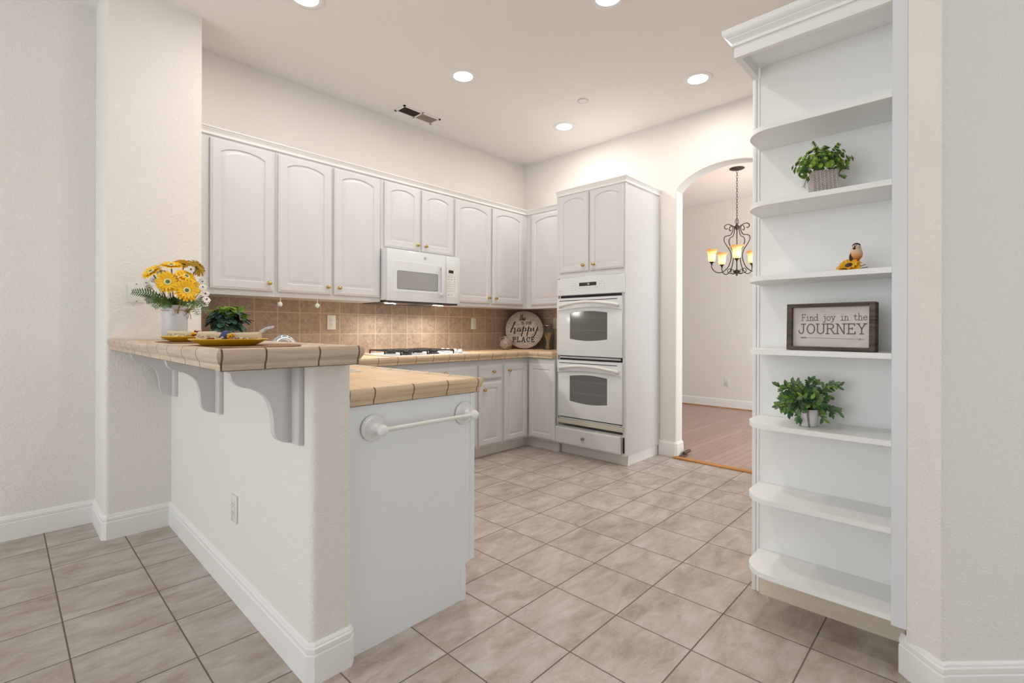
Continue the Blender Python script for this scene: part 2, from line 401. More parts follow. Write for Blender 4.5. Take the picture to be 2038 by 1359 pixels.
    def ribbon(s, pts, wid, fr, lift=0, mat=None):
        """flat brush stroke in frame fr=(origin,u,v,n): quads plus round joints"""
        o, U, V, N = fr; n = len(pts); W = wid if isinstance(wid, (list, tuple)) else [wid]*n
        def P(a, b, k): return s.p(o + U*a + V*b + N*(lift + k))
        for i in range(n-1):
            (x0, y0), (x1, y1) = pts[i], pts[i+1]; dx, dy = x1-x0, y1-y0; L = math.hypot(dx, dy)
            if L < 1e-7: continue
            nx, ny = -dy/L, dx/L; a, b = W[i]/2, W[i+1]/2
            s.face((P(x0-nx*a, y0-ny*a, 0), P(x1-nx*b, y1-ny*b, 0), P(x1+nx*b, y1+ny*b, 0), P(x0+nx*a, y0+ny*a, 0)), mat)
        for i in range(n):
            r = W[i]/2; s.face([P(pts[i][0]+r*math.cos(k*PI/4), pts[i][1]+r*math.sin(k*PI/4), .00004) for k in range(8)], mat)
    def mesh(s, name, inv=None, normals=True):
        me = bpy.data.meshes.new(name); vs = [inv @ v for v in s.v] if inv is not None else s.v
        me.from_pydata([tuple(v) for v in vs], [], s.f)
        me.polygons.foreach_set('material_index', s.mi)
        if normals:
            bm = bmesh.new(); bm.from_mesh(me); bmesh.ops.recalc_face_normals(bm, faces=bm.faces[:]); bm.to_mesh(me); bm.free()
        me.update(); return me
def tag(o, label=None, cat=None, group=None, kind=None):
    if label: o['label'] = label
    if cat: o['category'] = cat
    if group: o['group'] = group
    if kind: o['kind'] = kind
    return o
def thing(name, label, cat, loc=(0,0,0), rotz=0, group=None):
    o = bpy.data.objects.new(name, None); COL.objects.link(o); o.empty_display_size = .05
    o.location = loc; o.rotation_euler = (0, 0, rotz); tag(o, label, cat, group)
    MATW[o.name] = Matrix.Translation(loc) @ Matrix.Rotation(rotz, 4, 'Z'); return o
def part(name, mb, mats, parent, world=True, label=None, sharp=32, kind=None, normals=True):
    """child mesh; world=True when mb holds world coordinates"""
    W = MATW[parent.name]
    if world: q = [W.inverted() @ v for v in mb.v]
    else: q = list(mb.v)
    mn = Vector([min(v[i] for v in q) for i in range(3)]); mx = Vector([max(v[i] for v in q) for i in range(3)])
    c = (mn + mx) / 2
    if name in ('bulb_shade', 'herringbone_band', 'body', 'pot'): c = Vector((0, 0, mn.z)) if name != 'bulb_shade' else Vector((c.x, c.y, mn.z))
    mb.v = [v - c for v in q]
    me = mb.mesh(name, None, normals); finish(me, mats, sharp)
    o = bpy.data.objects.new(name, me); COL.objects.link(o); o.parent = parent; o.location = c
    MATW[o.name] = W @ Matrix.Translation(c)
    if label: o['label'] = label
    if kind: o['kind'] = kind
    return o
def solo(name, mb, mats, label, cat, group=None, sharp=32, kind=None, normals=True):
    mn = Vector([min(v[i] for v in mb.v) for i in range(3)]); mx = Vector([max(v[i] for v in mb.v) for i in range(3)])
    c = Vector(((mn.x+mx.x)/2, (mn.y+mx.y)/2, mn.z)); mb.v = [v - c for v in mb.v]
    me = mb.mesh(name, None, normals); finish(me, mats, sharp); o = bpy.data.objects.new(name, me); COL.objects.link(o); o.location = c
    MATW[o.name] = Matrix.Translation(c)
    return tag(o, label, cat, group, kind)
def struct(name, mb, mats, parent=None, sharp=32):
    if parent: return part(name, mb, mats, parent, True, sharp=sharp)
    me = mb.mesh(name); finish(me, mats, sharp); o = bpy.data.objects.new(name, me); COL.objects.link(o); o['kind'] = 'structure'
    MATW[o.name] = Matrix.Identity(4); return o
def copy_tree(o, parent=None, loc=None, rot=None, label=None):
    c = o.copy(); COL.objects.link(c)
    if parent: c.parent = parent
    if loc is not None: c.location = loc
    if rot is not None: c.rotation_euler = rot
    if label: c['label'] = label
    MATW[c.name] = (MATW[parent.name] if parent else Matrix.Identity(4)) @ Matrix.Translation(c.location) @ c.rotation_euler.to_matrix().to_4x4()
    for ch in list(o.children): copy_tree(ch, c)
    return c
def frame(o, u, v):
    """4x4: local (u right, v up, w toward viewer) -> world"""
    u = Vector(u).normalized(); v = Vector(v).normalized(); n = u.cross(v); M = Matrix.Identity(4)
    for i in range(3): M[i][0] = u[i]; M[i][1] = v[i]; M[i][2] = n[i]; M[i][3] = o[i]
    return M
def rounded(x0, y0, x1, y1, r, k=4):
    out = []
    for cx, cy, a in ((x1-r, y0+r, -90), (x1-r, y1-r, 0), (x0+r, y1-r, 90), (x0+r, y0+r, 180)):
        for i in range(k+1): t = R(a + 90*i/k); out.append((cx + r*math.cos(t), cy + r*math.sin(t)))
    return out
def arc(cx, cy, r, a0, a1, n): return [(cx + r*math.cos(R(a0+(a1-a0)*i/n)), cy + r*math.sin(R(a0+(a1-a0)*i/n))) for i in range(n+1)]
def smooth(pts, k=6):
    P = [Vector(p) for p in pts]; out = []
    for i in range(len(P)-1):
        a = P[max(i-1, 0)]; b = P[i]; c = P[i+1]; d = P[min(i+2, len(P)-1)]
        for j in range(k):
            t = j/k; out.append(.5*((2*b) + (c-a)*t + (2*a-5*b+4*c-d)*t*t + (3*b-a-3*c+d)*t**3))
    out.append(P[-1]); return out

# ================================================================== THE SETTING
H = 3.02; YB = 3.76; XF = 4.16
b = MB(); b.box((-3.1, -3.3, -.05), (4.15, 3.9, 0)); struct('floor', b, M_FLOOR)
b = MB(); b.box((4.15, -.6, -.05), (7.4, 5.1, 0)); struct('floor_dining', b, M_WOODFLOOR)
b = MB(); b.box((-3.1, -3.3, H), (7.4, 5.1, H+.05)); struct('ceiling', b, M_CEIL)
b = MB(); b.box((-3.1, YB, 0), (XF, YB+.12, H)); struct('wall_back', b, M_WALL)
# column beside the bar, rounded corner
b = MB(); b.prism(arc(.405, 3.406, .02, 180, 270, 5) + [(.834, 3.386), (.834, YB), (.385, YB)], 0, H); struct('wall_column', b, M_WALL)
# half wall that carries the bar
b = MB(); b.prism([(.685, 3.386)] + arc(.705, 1.555, .02, 180, 270, 5) + arc(.812, 1.543, .008, 270, 360, 3) + [(.82, 3.386)], 0, 1.02); struct('wall_bar', b, M_WALL)
# far wall with the arched passage
AL, AR, AZ, AH = 1.93, 1.07, 2.385, .16
archp = []
for i in range(25):
    t = i/24; yy = AL + (AR-AL)*t; q = 2*t-1
    archp.append((yy, AZ + AH*(math.sqrt(max(0, 1 - .82*q*q)) - math.sqrt(.18))/(1-math.sqrt(.18))))
poly = [(-3.3, 0), (AR, 0)] + archp[::-1] + [(AL, 0), (5.1, 0), (5.1, H), (-3.3, H)]
bm = bmesh.new(); vs = [bm.verts.new((XF, y, z)) for y, z in poly]; f = bm.faces.new(vs)
ex = bmesh.ops.extrude_face_region(bm, geom=[f]); bmesh.ops.translate(bm, verts=[v for v in ex['geom'] if isinstance(v, bmesh.types.BMVert)], vec=(.14, 0, 0))
bm.normal_update()
sel = []
for e in bm.edges:
    a, c = e.verts[0].co, e.verts[1].co
    if abs(a.x-c.x) < 1e-5 and all(AR-.01 <= p.y <= AL+.01 and p.z < 2.6 for p in (a, c)): 
        if not (a.z < 1e-4 and c.z < 1e-4): sel.append(e)
bmesh.ops.bevel(bm, geom=sel, offset=.014, segments=3, profile=.5, affect='EDGES')
b = MB(); b.bm(bm); struct('wall_far', b, M_WALL)
# partition behind the bookcase and the diagonal wall at the right
b = MB(); b.box((2.305, -.2, 0), (XF, .66, 2.30)); b.box((2.305, -.3, 0), (XF, -.2, H)); struct('wall_right', b, M_WALL)
C45 = (1.976, .071)
b = MB(); b.prism([(2.30, .150), (2.0475, .1579), (C45[0]+.02, C45[1]+.02), (C45[0]+.006, C45[1]+.009), (C45[0]+.002, C45[1]), (C45[0]+.006, C45[1]-.009), (C45[0]+.02, C45[1]-.02), (3.5, -1.453), (3.7, -1.453), (2.30, -.05)], 0, H)
struct('wall_diagonal', b, M_WALL, sharp=40)
# family-room walls outside the frame, with unseen window openings set to suit the fill lights
b = MB()
b.box((3.5, -3.3, 0), (3.62, -1.453, H)); struct('wall_side', b, M_WALL)
b = MB(); b.box((-3.22, -3.3, 0), (-3.1, YB+.12, .35)); b.box((-3.22, -3.3, 2.6), (-3.1, YB+.12, H)); b.box((-3.22, -3.3, .35), (-3.1, -.3, 2.6)); b.box((-3.22, 3.4, .35), (-3.1, YB+.12, 2.6)); struct('wall_left', b, M_WALL)
b = MB(); b.box((-3.1, -3.42, 0), (3.62, -3.3, .35)); b.box((-3.1, -3.42, 2.6), (3.62, -3.3, H)); b.box((-3.1, -3.42, .35), (1.6, -3.3, 2.6)); b.box((3.3, -3.42, .35), (3.62, -3.3, 2.6)); struct('wall_rear', b, M_WALL)
def window(name, a, bb, ax):
    mbw = MB(); t = .05
    if ax == 0:
        x = a[0]
        for y0, y1, z0, z1 in ((a[1], bb[1], a[2], a[2]+t), (a[1], bb[1], bb[2]-t, bb[2]), (a[1], a[1]+t, a[2], bb[2]), (bb[1]-t, bb[1], a[2], bb[2]), ((a[1]+bb[1])/2-t/2, (a[1]+bb[1])/2+t/2, a[2], bb[2])): mbw.box((x-.04, y0, z0), (x+.02, y1, z1))
    else:
        y = a[1]
        for x0, x1, z0, z1 in ((a[0], bb[0], a[2], a[2]+t), (a[0], bb[0], bb[2]-t, bb[2]), (a[0], a[0]+t, a[2], bb[2]), (bb[0]-t, bb[0], a[2], bb[2]), ((a[0]+bb[0])/2-t/2, (a[0]+bb[0])/2+t/2, a[2], bb[2])): mbw.box((x0, y-.04, z0), (x1, y+.02, z1))
    struct(name, mbw, M_TRIM)
window('unseen_window_1', (-3.14, -.3, .35), (-3.14, 3.4, 2.6), 0)
window('unseen_window_2', (1.6, -3.34, .35), (3.3, -3.34, 2.6), 1)
# dining room
b = MB(); b.box((7.28, -.6, 0), (7.4, 5.1, H)); struct('wall_dining', b, M_WALL)
b = MB(); b.box((4.30, 5.0, 0), (7.28, 5.1, H)); struct('wall_dining_left', b, M_WALL)
b = MB(); b.box((4.30, -.6, 0), (7.28, -.5, .4)); b.box((4.30, -.6, 2.55), (7.28, -.5, H)); b.box((4.30, -.6, .4), (4.6, -.5, 2.55)); b.box((6.8, -.6, .4), (7.28, -.5, 2.55)); struct('wall_dining_right', b, M_WALL)
window('window_3', (4.6, -.54, .4), (6.8, -.54, 2.55), 1)

# baseboards
BBP = [(0, 0), (.014, 0), (.014, .093), (.0105, .0965), (.0105, .099), (.013, .102), (.013, .115), (.009, .119), (.009, .122), (.006, .128), (.003, .132), (0, .132)]
def bb(name, path, parent=None):
    mb = MB(); mb.sweep(path, BBP); return struct(name, mb, M_TRIM, parent)
bb('baseboard_left', [(-3.1, YB), (.385, YB), (.385, 3.398), (.397, 3.386), (.685, 3.386), (.685, 1.547), (.697, 1.535), (.812, 1.535), (.822, 1.545), (.822, 1.562)][:])
bb('baseboard_far', [(XF, 2.087), (XF, 1.942), (XF+.012, 1.93), (XF+.128, 1.93), (XF+.14, 1.942), (XF+.14, 5.0)])
bb('baseboard_arch', [(XF+.14, -.5), (XF+.14, 1.058), (XF+.128, 1.07), (XF+.012, 1.07), (XF, 1.058), (XF, .66)])
bb('baseboard_right', [(2.075, .17), (C45[0]+.006, C45[1]+.006), (C45[0]+.001, C45[1]-.004), (C45[0]+.012, C45[1]-.012), (3.5, -1.453), (3.5, -3.3)])
bb('baseboard_dining', [(7.28, 5.0), (7.28, -.5)])
b = MB(); b.box((7.262, -.5, 0), (7.268, 5.0, .014)); struct('trim_1', b, M_OAK)
b = MB(); b.box((4.10, AR, 0), (4.165, AL, .012), ch=.004); struct('trim_2', b, M_OAK)
# backsplash tiling on both walls
b = MB(); b.box((.834, YB-.010, .925), (XF, YB, 1.36)); b.box((XF-.010, 2.80, .925), (XF, YB-.010, 1.36)); struct('wall_backsplash', b, M_SPLASH)

# ================================================================== CABINET PARTS
def panel_loop(x0, z0, x1, z1, arch, d, k=14):
    """loop around an opening with an arched head; arch = rise"""
    pts = []
    for i in range(k): pts.append((x0 + (x1-x0)*i/k, z0))
    for i in range(k): pts.append((x1, z0 + (z1-arch-z0)*i/k))
    for i in range(k):
        t = 1-2*i/k; x = (x0+x1)/2 + (x1-x0)/2*t
        pts.append((x, z1 - arch*(1-math.sqrt(max(0, 1-.75*t*t)))/(1-.5) if arch else z1))
    for i in range(k): pts.append((x0, z1-arch - (z1-arch-z0)*i/k))
    return [Vector((a, c, d)) for a, c in pts]
def door_mesh(W_, H_, xf, arch=0.0, inset=.055, t=.02, plain=False):
    mb = MB(xf); L = [panel_loop(0, 0, W_, H_, 0, 0), panel_loop(0, 0, W_, H_, 0, t-.006), panel_loop(.004, .004, W_-.004, H_-.004, 0, t-.003), panel_loop(.010, .010, W_-.010, H_-.010, 0, t-.003), panel_loop(.013, .013, W_-.013, H_-.013, 0, t)]
    if plain:
        mb.loops(L, cap0=True); return mb
    i = inset; T = inset - (.013 if arch else 0)
    L += [panel_loop(i, i, W_-i, H_-T, arch, t), panel_loop(i+.004, i+.004, W_-i-.004, H_-T-.004, arch, t-.006), panel_loop(i+.010, i+.010, W_-i-.010, H_-T-.010, arch, t-.007),
          panel_loop(i+.026, i+.026, W_-i-.026, H_-T-.024, arch*.95, t-.001), panel_loop(i+.030, i+.030, W_-i-.030, H_-T-.028, arch*.94, t-.0005)]
    mb.loops(L, cap0=True); return mb
KNOBP = [(0, 0), (.009, 0), (.009, .002), (.0045, .004), (.0045, .011), (.009, .014), (.0135, .018), (.0145, .022), (.0125, .027), (.008, .030), (0, .031)]
def knob(parent, xf, u, v, w_, mat=None):
    mb = MB(); c = xf @ Vector((u, v, w_)); n = (xf.to_3x3() @ Vector((0, 0, 1)))
    mb.lathe(KNOBP, c, n, 16); return part('knob', mb, mat or M_BRASS, parent, True, sharp=50)
def add_door(root, xf, u0, v0, W_, H_, arch=.0, kn=None, plain=False, name='door', inset=.055, mat=None):
    x2 = xf @ Matrix.Translation((u0, v0, 0)); d = part(name, door_mesh(W_, H_, x2, arch, inset, plain=plain), M_WHITE, root)
    if kn: knob(d, x2, kn[0], kn[1], .02, mat)
    return d
def back_frame(x, y, z=0): return frame((x, y, z), (1, 0, 0), (0, 0, 1))
def side_frame(x, y, z=0): return frame((x, y, z), (0, -1, 0), (0, 0, 1))
YU = 3.44   # face of the upper cabinets
GU = 'white wall cabinets along the back and side walls'
def upper(x0, x1, z0, z1, label, doors):
    t = thing('upper_cabinet', label, 'cabinet', ((x0+x1)/2, (YU+YB)/2, z0), 0, GU)
    mb = MB(); mb.box((x0, YU, z0), (x1, YB-.012, z1)); part('body', mb, M_WHITE, t)
    for u0, u1, v0, v1, arch, kn in doors: add_door(t, back_frame(0, YU), u0, v0, u1-u0, v1-v0, arch, kn)
    return t
Z0, ZT = 1.356, 2.345
upper(.836, 1.282, Z0, ZT, 'white wall cabinet with one arched-panel door, nearest the column', [(.89, 1.268, 1.392, 2.328, .034, (.345, .052))])
upper(1.283, 2.088, Z0, ZT, 'white wall cabinet with two arched-panel doors, left of the microwave', [(1.297, 1.675, 1.392, 2.328, .034, (.345, .052)), (1.696, 2.076, 1.392, 2.328, .034, (.035, .052))])
upper(2.089, 2.839, 1.782, ZT, 'short white wall cabinet with two arched doors above the microwave', [(2.118, 2.459, 1.803, 2.328, .032, (.310, .045)), (2.483, 2.826, 1.803, 2.328, .032, (.032, .045))])
upper(2.840, 3.8395, Z0, ZT, 'white wall cabinet with two arched-panel doors, right of the microwave', [(2.853, 3.303, 1.392, 2.328, .036, (.415, .052)), (3.326, 3.775, 1.392, 2.328, .036, (.035, .052))])
t = thing('upper_cabinet', 'white corner wall cabinet with one arched door beside the tall oven cabinet', 'cabinet', (4.0, 3.1, Z0), 0, GU)
b = MB(); b.box((3.84, 2.802, Z0), (XF-.012, YU-.001, ZT)); part('body', b, M_WHITE, t)
add_door(t, side_frame(3.84, 3.36), 0, 1.392, .50, .936, .038)
# crown on the wall cabinets
CRP = [(0, 0), (.010, 0), (.012, .006), (.009, .010), (.011, .018), (.020, .028), (.023, .032), (.020, .035), (.028, .040), (.030, .048), (0, .048)]
def crown(path, z, label):
    mb = MB(); mb.sweep(path, [(o, z+h) for o, h in CRP]); return solo('crown_molding', mb, M_TRIM, label, 'molding')
crown([(.836, YU-.0), (3.84, YU), (3.84, 2.802)], 2.3455, 'long white crown molding along the top of the wall cabinets')

# base cabinets along the back and side walls
YF, XS = 3.13, 3.52
def base(name, label, boxes, toe, fronts, loc):
    t = thing(name, label, 'cabinet', loc, 0, 'white base cabinets under the tile countertop')
    mb = MB()
    for a, c in boxes: mb.box(a, c)
    part('body', mb, M_WHITE, t); mb = MB()
    for a, c in toe: mb.box(a, c)
    part('toe_kick', mb, M_TRIM, t)
    return t
t = base('base_cabinet', 'white cooktop base cabinet with a wide false drawer front and brass knob', [((2.03, YF, .095), (2.85, YB-.012, .868))], [((2.03, 3.20, 0), (2.85, YB-.012, .095))], None, (2.44, 3.4, 0))
add_door(t, back_frame(0, YF), 2.066, .70, .773, .118, 0, (.410, .078), True, 'drawer_front')
add_door(t, back_frame(0, YF), 2.066, .115, .378, .565, 0, (.345, .515)); add_door(t, back_frame(0, YF), 2.461, .115, .378, .565, 0, (.033, .515))
t = base('base_cabinet', 'narrow white base cabinet with one drawer over one door', [((2.851, YF, .095), (3.165, YB-.012, .868))], [((2.851, 3.20, 0), (3.165, YB-.012, .095))], None, (3.0, 3.4, 0))
add_door(t, back_frame(0, YF), 2.863, .70, .279, .118, 0, (.165, .062), True, 'drawer')
add_door(t, back_frame(0, YF), 2.863, .115, .279, .555, 0, (.055, .49), inset=.05)
t = base('base_cabinet', 'white corner base cabinet with an L-shaped pair of tall panelled doors', [((3.166, YF, .095), (XF-.012, YB-.012, .868)), ((XS, 2.803, .095), (XF-.012, YF, .868))], [((3.166, 3.20, 0), (XF-.012, YB-.012, .095)), ((3.585, 2.803, 0), (XF-.012, 3.20, .095))], None, (3.8, 3.4, 0))
add_door(t, back_frame(0, YF), 3.180, .112, .315, .706, 0, (.05, .650), inset=.05); add_door(t, side_frame(XS, 3.105), 0, .112, .315, .706, 0, None, inset=.05)
t = base('base_cabinet', 'white base cabinet in the back left corner behind the bar wall', [((1.42, YF, .095), (2.029, YB-.012, .868))], [((1.42, 3.20, 0), (2.029, YB-.012, .095))], None, (1.7, 3.4, 0))
add_door(t, back_frame(0, YF), 1.45, .115, .55, .706, 0, (.5, .63))
# peninsula cabinet with its flat end panel
XP = 1.395
t = base('peninsula_cabinet', 'white peninsula cabinet with a large flat end panel beside the bar pillar', [((.823, 1.574, .095), (XP-.02, YB-.012, .72)), ((.823, 1.574, .72), (XP-.02, 2.2, .868)), ((.823, 2.95, .72), (XP-.02, YB-.012, .868)), ((1.32, 2.2, .72), (XP-.02, 2.95, .868))], [((.823, 1.576, 0), (1.328, YB-.012, .095))], None, (1.1, 2.4, 0))
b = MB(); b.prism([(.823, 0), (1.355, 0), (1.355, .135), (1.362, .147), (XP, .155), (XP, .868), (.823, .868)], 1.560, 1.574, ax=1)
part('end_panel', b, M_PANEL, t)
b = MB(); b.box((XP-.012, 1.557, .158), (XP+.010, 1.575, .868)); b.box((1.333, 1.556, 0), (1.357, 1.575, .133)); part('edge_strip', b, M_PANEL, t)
for k, (y0, y1) in enumerate(((1.60, 1.98), (2.0, 2.38), (2.40, 2.78))):
    add_door(t, frame((XP-.02, 0, 0), (0, 1, 0), (0, 0, 1)), y0, .115, y1-y0, .55, 0, (.05, .49))
    add_door(t, frame((XP-.02, 0, 0), (0, 1, 0), (0, 0, 1)), y0, .70, y1-y0, .118, 0, (.19, .06), True, 'drawer')

# tall oven cabinet (open front around the oven)
TX, T0, T1 = 3.55, 2.085, 2.80
t = thing('tall_cabinet', 'tall white oven cabinet with two arched upper doors and a bottom drawer', 'cabinet', (3.85, 2.44, 0))
b = MB(); b.box((TX, T0, .09), (XF-.012, T0+.02, 2.36)); b.box((TX, T1-.018, .09), (XF-.012, T1, 2.36)); b.box((XF-.05, T0+.02, .09), (XF-.012, T1-.018, 2.36))
b.box((TX, T0+.02, 1.6065), (XF-.05, T1-.018, 2.36)); b.box((TX+.004, T0+.02, .09), (XF-.05, T1-.018, .262)); part('body', b, M_WHITE, t)
b = MB(); b.box((TX-.001, T0-.004, .088), (TX+.022, T0+.004, 2.36), ch=.002); b.box((XF-.032, T0-.004, .13), (XF-.014, T0+.001, 2.36)); part('corner_trim', b, M_WHITE, t)
b = MB(); b.box((TX+.065, T0+.01, 0), (XF-.012, T1-.01, .09)); b.box((TX+.06, T0+.004, 0), (TX+.085, T0+.012, .09)); part('toe_kick', b, M_TRIM, t)
add_door(t, side_frame(TX, 2.762), 0, 1.655, .320, .695, .032, (.275, .05), inset=.048); add_door(t, side_frame(TX, 2.423), 0, 1.655, .328, .695, .032, (.045, .05), inset=.048)
d = part('drawer', door_mesh(.688, .150, side_frame(TX-.012, 2.800, .103), plain=True), M_WHITE, t); knob(d, side_frame(TX-.012, 2.800, .103), .322, .078, .02, M_PEWTER)
b = MB(); b.box((TX-.002, 2.088, .115), (TX+.003, 2.104, .245)); part('drawer_gap_shade', b, M_DARK, t, label='dark strip painted as shade in the gap beside the crooked drawer front')  # flat black strip stands in for the shade of the gap
crown([(TX, T1), (TX, T0), (XF-.012, T0)], 2.3605, 'white crown molding around the top of the tall oven cabinet')

# ================================================================== COUNTERTOPS
EDP = [(-.045, -.006), (-.045, .0), (-.030, .003), (-.016, .008), (-.006, .006), (0, -.002), (.001, -.012), (-.003, -.026), (-.008, -.034), (-.010, -.036), (-.011, -.052), (-.016, -.054), (-.05, -.054), (-.05, -.006)]
def edge(mb, a, c, z, cuts, m0=0, m1=1, prof=EDP, mit0=0, mit1=0):
    """edge tiles from a to c (outward = right of travel); cuts = distances of grout lines"""
    a = Vector(a); c = Vector(c); L = (c-a).length; d = (c-a)/L; n = Vector((d.y, -d.x))
    st = [0] + [x for x in cuts if .01 < x < L-.01] + [L]
    def row(s_, k, o_in=0):
        out = []
        for o, h in prof:
            ss = s_
            if k == 0: ss = s_ + mit0*o
            if k == 2: ss = s_ - mit1*o
            q = a + d*ss + n*(o - o_in); out.append(mb.p((q.x, q.y, z+h - (.0012 if o_in else 0))))
        return out
    def seg(s0, s1, k0, k1, mat, inn=0):
        A = row(s0, k0, inn); B = row(s1, k1, inn); n_ = len(prof)
        for j in range(n_): mb.face((A[j], B[j], B[(j+1) % n_], A[(j+1) % n_]), mat)
        if not inn: mb.face(A, mat); mb.face(B[::-1], mat)
    g = .0028
    for i in range(len(st)-1):
        s0 = st[i] + (g if i else 0); s1 = st[i+1] - (g if i < len(st)-2 else 0)
        seg(s0, s1, 0 if i == 0 else 1, 2 if i == len(st)-2 else 1, m0)
    seg(0, L, 0, 2, m1, .0022)
ZC = .925
def cuts(first, n=40, p=.1627): return [first + p*i for i in range(n)]
b = MB()  # body of the L/U counter, open where the sink sits
b.box((1.385, 3.125, .8705), (3.53, YB-.0105, ZC)); b.box((3.525, 2.802, .8705), (XF-.0105, YB-.0105, ZC))
SX0, SX1, SY0, SY1 = .965, 1.25, 2.26, 2.86
b.box((.822, 1.575, .8705), (1.39, SY0, ZC)); b.box((.822, SY0, .8705), (SX0, SY1, ZC)); b.box((SX1, SY0, .8705), (1.39, SY1, ZC)); b.box((.822, SY1, .8705), (1.39, 3.385, ZC)); b.box((.836, 3.386, .8705), (1.39, YB-.0105, ZC))
ct = thing('countertop', 'beige travertine tile countertop wrapping the peninsula, cooktop run and oven corner', 'countertop', (1.1, 2.0, .8705))
part('counter_surface', b, M_TOP, ct)
b = MB()
edge(b, (.8205, 1.535), (1.435, 1.535), ZC, [.093, .258, .423, .587], mit1=-1)
edge(b, (1.435, 1.535), (1.435, 3.085), ZC, cuts(.03), mit0=-1, mit1=1)
edge(b, (1.435, 3.085), (3.475, 3.085), ZC, cuts(1.863-1.435-.1627*2), mit0=1, mit1=1)
b2 = (3.475, 3.085)
edge(b, (3.475, 3.085), (3.475, 2.802), ZC, [.12], mit0=1)
part('edge_tiles', b, [M_EDGE, M_GROUT], ct, label='rounded travertine edge tiles')
# raised bar top
bt = thing('bar_top', 'raised breakfast bar top of beige tile with rounded edge tiles', 'countertop', (.6, 2.4, 1.0205))
b = MB(); b.box((.438, 1.497, 1.0205), (.782, 3.384, 1.078)); part('counter_surface', b, M_BARTOP, bt)
b = MB(); BP = [(o*1.0, h) for o, h in EDP]
edge(b, (.395, 3.384), (.395, 1.455), 1.078, [3.384-y for y in (3.30, 3.15, 2.99, 2.84, 2.677, 2.516, 2.350, 2.184, 2.022, 1.826, 1.660)][0:], mit1=-1)
edge(b, (.395, 1.455), (.825, 1.455), 1.078, [.012, .125, .281, .412], mit0=-1, mit1=-1)
edge(b, (.825, 1.455), (.825, 3.384), 1.078, cuts(.07), mit0=-1)
part('edge_tiles', b, [M_BAREDGE, M_BARGROUT], bt, label='rounded beige edge tiles')

# corbels under the bar
CP = [(.685, 1.020), (.50, 1.020), (.482, 1.003), (.488, .980), (.500, .966), (.516, .957), (.543, .949), (.566, .938), (.585, .921), (.598, .900), (.606, .872), (.610, .842), (.612, .806), (.616, .790), (.625, .775), (.640, .766), (.668, .760), (.668, .760)]
def corbel(y, label):
    t = thing('corbel', label, 'corbel', (.66, y, .76), group='white corbels under the bar top')
    mb = MB(); mb.prism([(x, z) for x, z in CP[1:-1]] + [(.668, 1.020)], y, y+.035, ax=1); part('bracket', mb, M_WHITE, t)
    mb = MB(); mb.box((.667, y-.055, .758), (.6845, y+.085, 1.0195), ch=.002); part('back_plate', mb, M_WHITE, t); return t
corbel(1.645, 'white scrolled corbel nearest the pillar end of the bar')
corbel(2.482, 'white scrolled corbel in the middle, under the bar top')
corbel(3.290, 'white scrolled corbel farthest back, beside the column')

# towel bar on the end panel
t = thing('towel_bar', 'white ceramic towel bar across the peninsula end panel', 'towel bar', (1.13, 1.556, .79))
for x in (.916, 1.343):
    mb = MB(); mb.lathe([(0, 0), (.046, 0), (.047, .004), (.041, .007), (.036, .008), (.034, .008), (.031, .011), (.027, .012), (.024, .016), (.018, .020), (.013, .028), (.0115, .040), (.0125, .048), (.017, .054), (.020, .062), (.020, .070), (.016, .078), (.008, .083), (0, .084)], (x, 1.556, .787), (0, -1, 0), 32)
    part('post', mb, M_CERAM, t, sharp=60)
b = MB(); b.tube([(.93, 1.490, .787), (1.13, 1.490, .788), (1.33, 1.490, .787)], .0085, 14); part('rod', b, M_PLASTIC, t)

# sink and faucet
b = MB(); zr = ZC+.006
lo = lambda r, z, i: [Vector((x, y, z)) for x, y in rounded(SX0-.02+i, SY0-.02+i, SX1+.02-i, SY1+.02-i, r)]
b.loops([lo(.03, ZC+.001, 0), lo(.03, zr, .001), lo(.03, zr, .018), lo(.03, ZC-.01, .026), lo(.04, .76, .04), lo(.04, .745, .06)], cap1=True)
solo('kitchen_sink', b, M_CERAM, 'white sink set into the peninsula counter behind the bar', 'sink')
t = thing('faucet', 'chrome kitchen faucet with lever handle and low arched spout', 'faucet', (.905, 2.66, ZC))
b = MB(); b.lathe([(0, 0), (.032, 0), (.030, .010), (.022, .016), (.020, .11), (.022, .13), (.018, .15), (0, .158)], (.880, 2.68, ZC), (0, 0, 1), 20); part('faucet_body', b, M_CHROME, t, sharp=50)
b = MB(); b.tube(smooth([(.880, 2.68, 1.06), (.895, 2.675, 1.088), (.920, 2.67, 1.118), (.950, 2.665, 1.140), (.985, 2.66, 1.150)], 5), [.011 - .00025*i for i in range(21)], 10); part('lever_handle', b, M_CHROME, t)
b = MB(); pts = [(.905, 2.49, ZC+.02)] + [(.975 - .052*math.cos(R(a)), 2.50, 1.040 + .056*math.sin(R(a))) for a in range(0, 181, 12)] + [(1.027, 2.50, 1.02)]
pts = [(.923, 2.50, .93)] + pts[1:]
b.tube(pts, .0135, 12); part('spout', b, M_CHROME, t)
b = MB(); b.box((.850, 2.46, ZC), (.945, 2.73, ZC+.008), ch=.003); part('deck_plate', b, M_CHROME, t)

# ================================================================== OVENS
t = thing('double_oven', 'white double wall oven built into the tall cabinet', 'oven', (3.7, 2.43, .28))
OX = TX - .004; fx = side_frame(OX, 2.777)
def ob(u0, v0, u1, v1, w0, w1, ch=.003):
    mb = MB(fx); mb.box((u0, v0, w0), (u1, v1, w1), ch=ch); return mb
b = ob(.01, .285, .674, 1.605, -.5, -.002, 0); part('chassis', b, M_APPL, t)
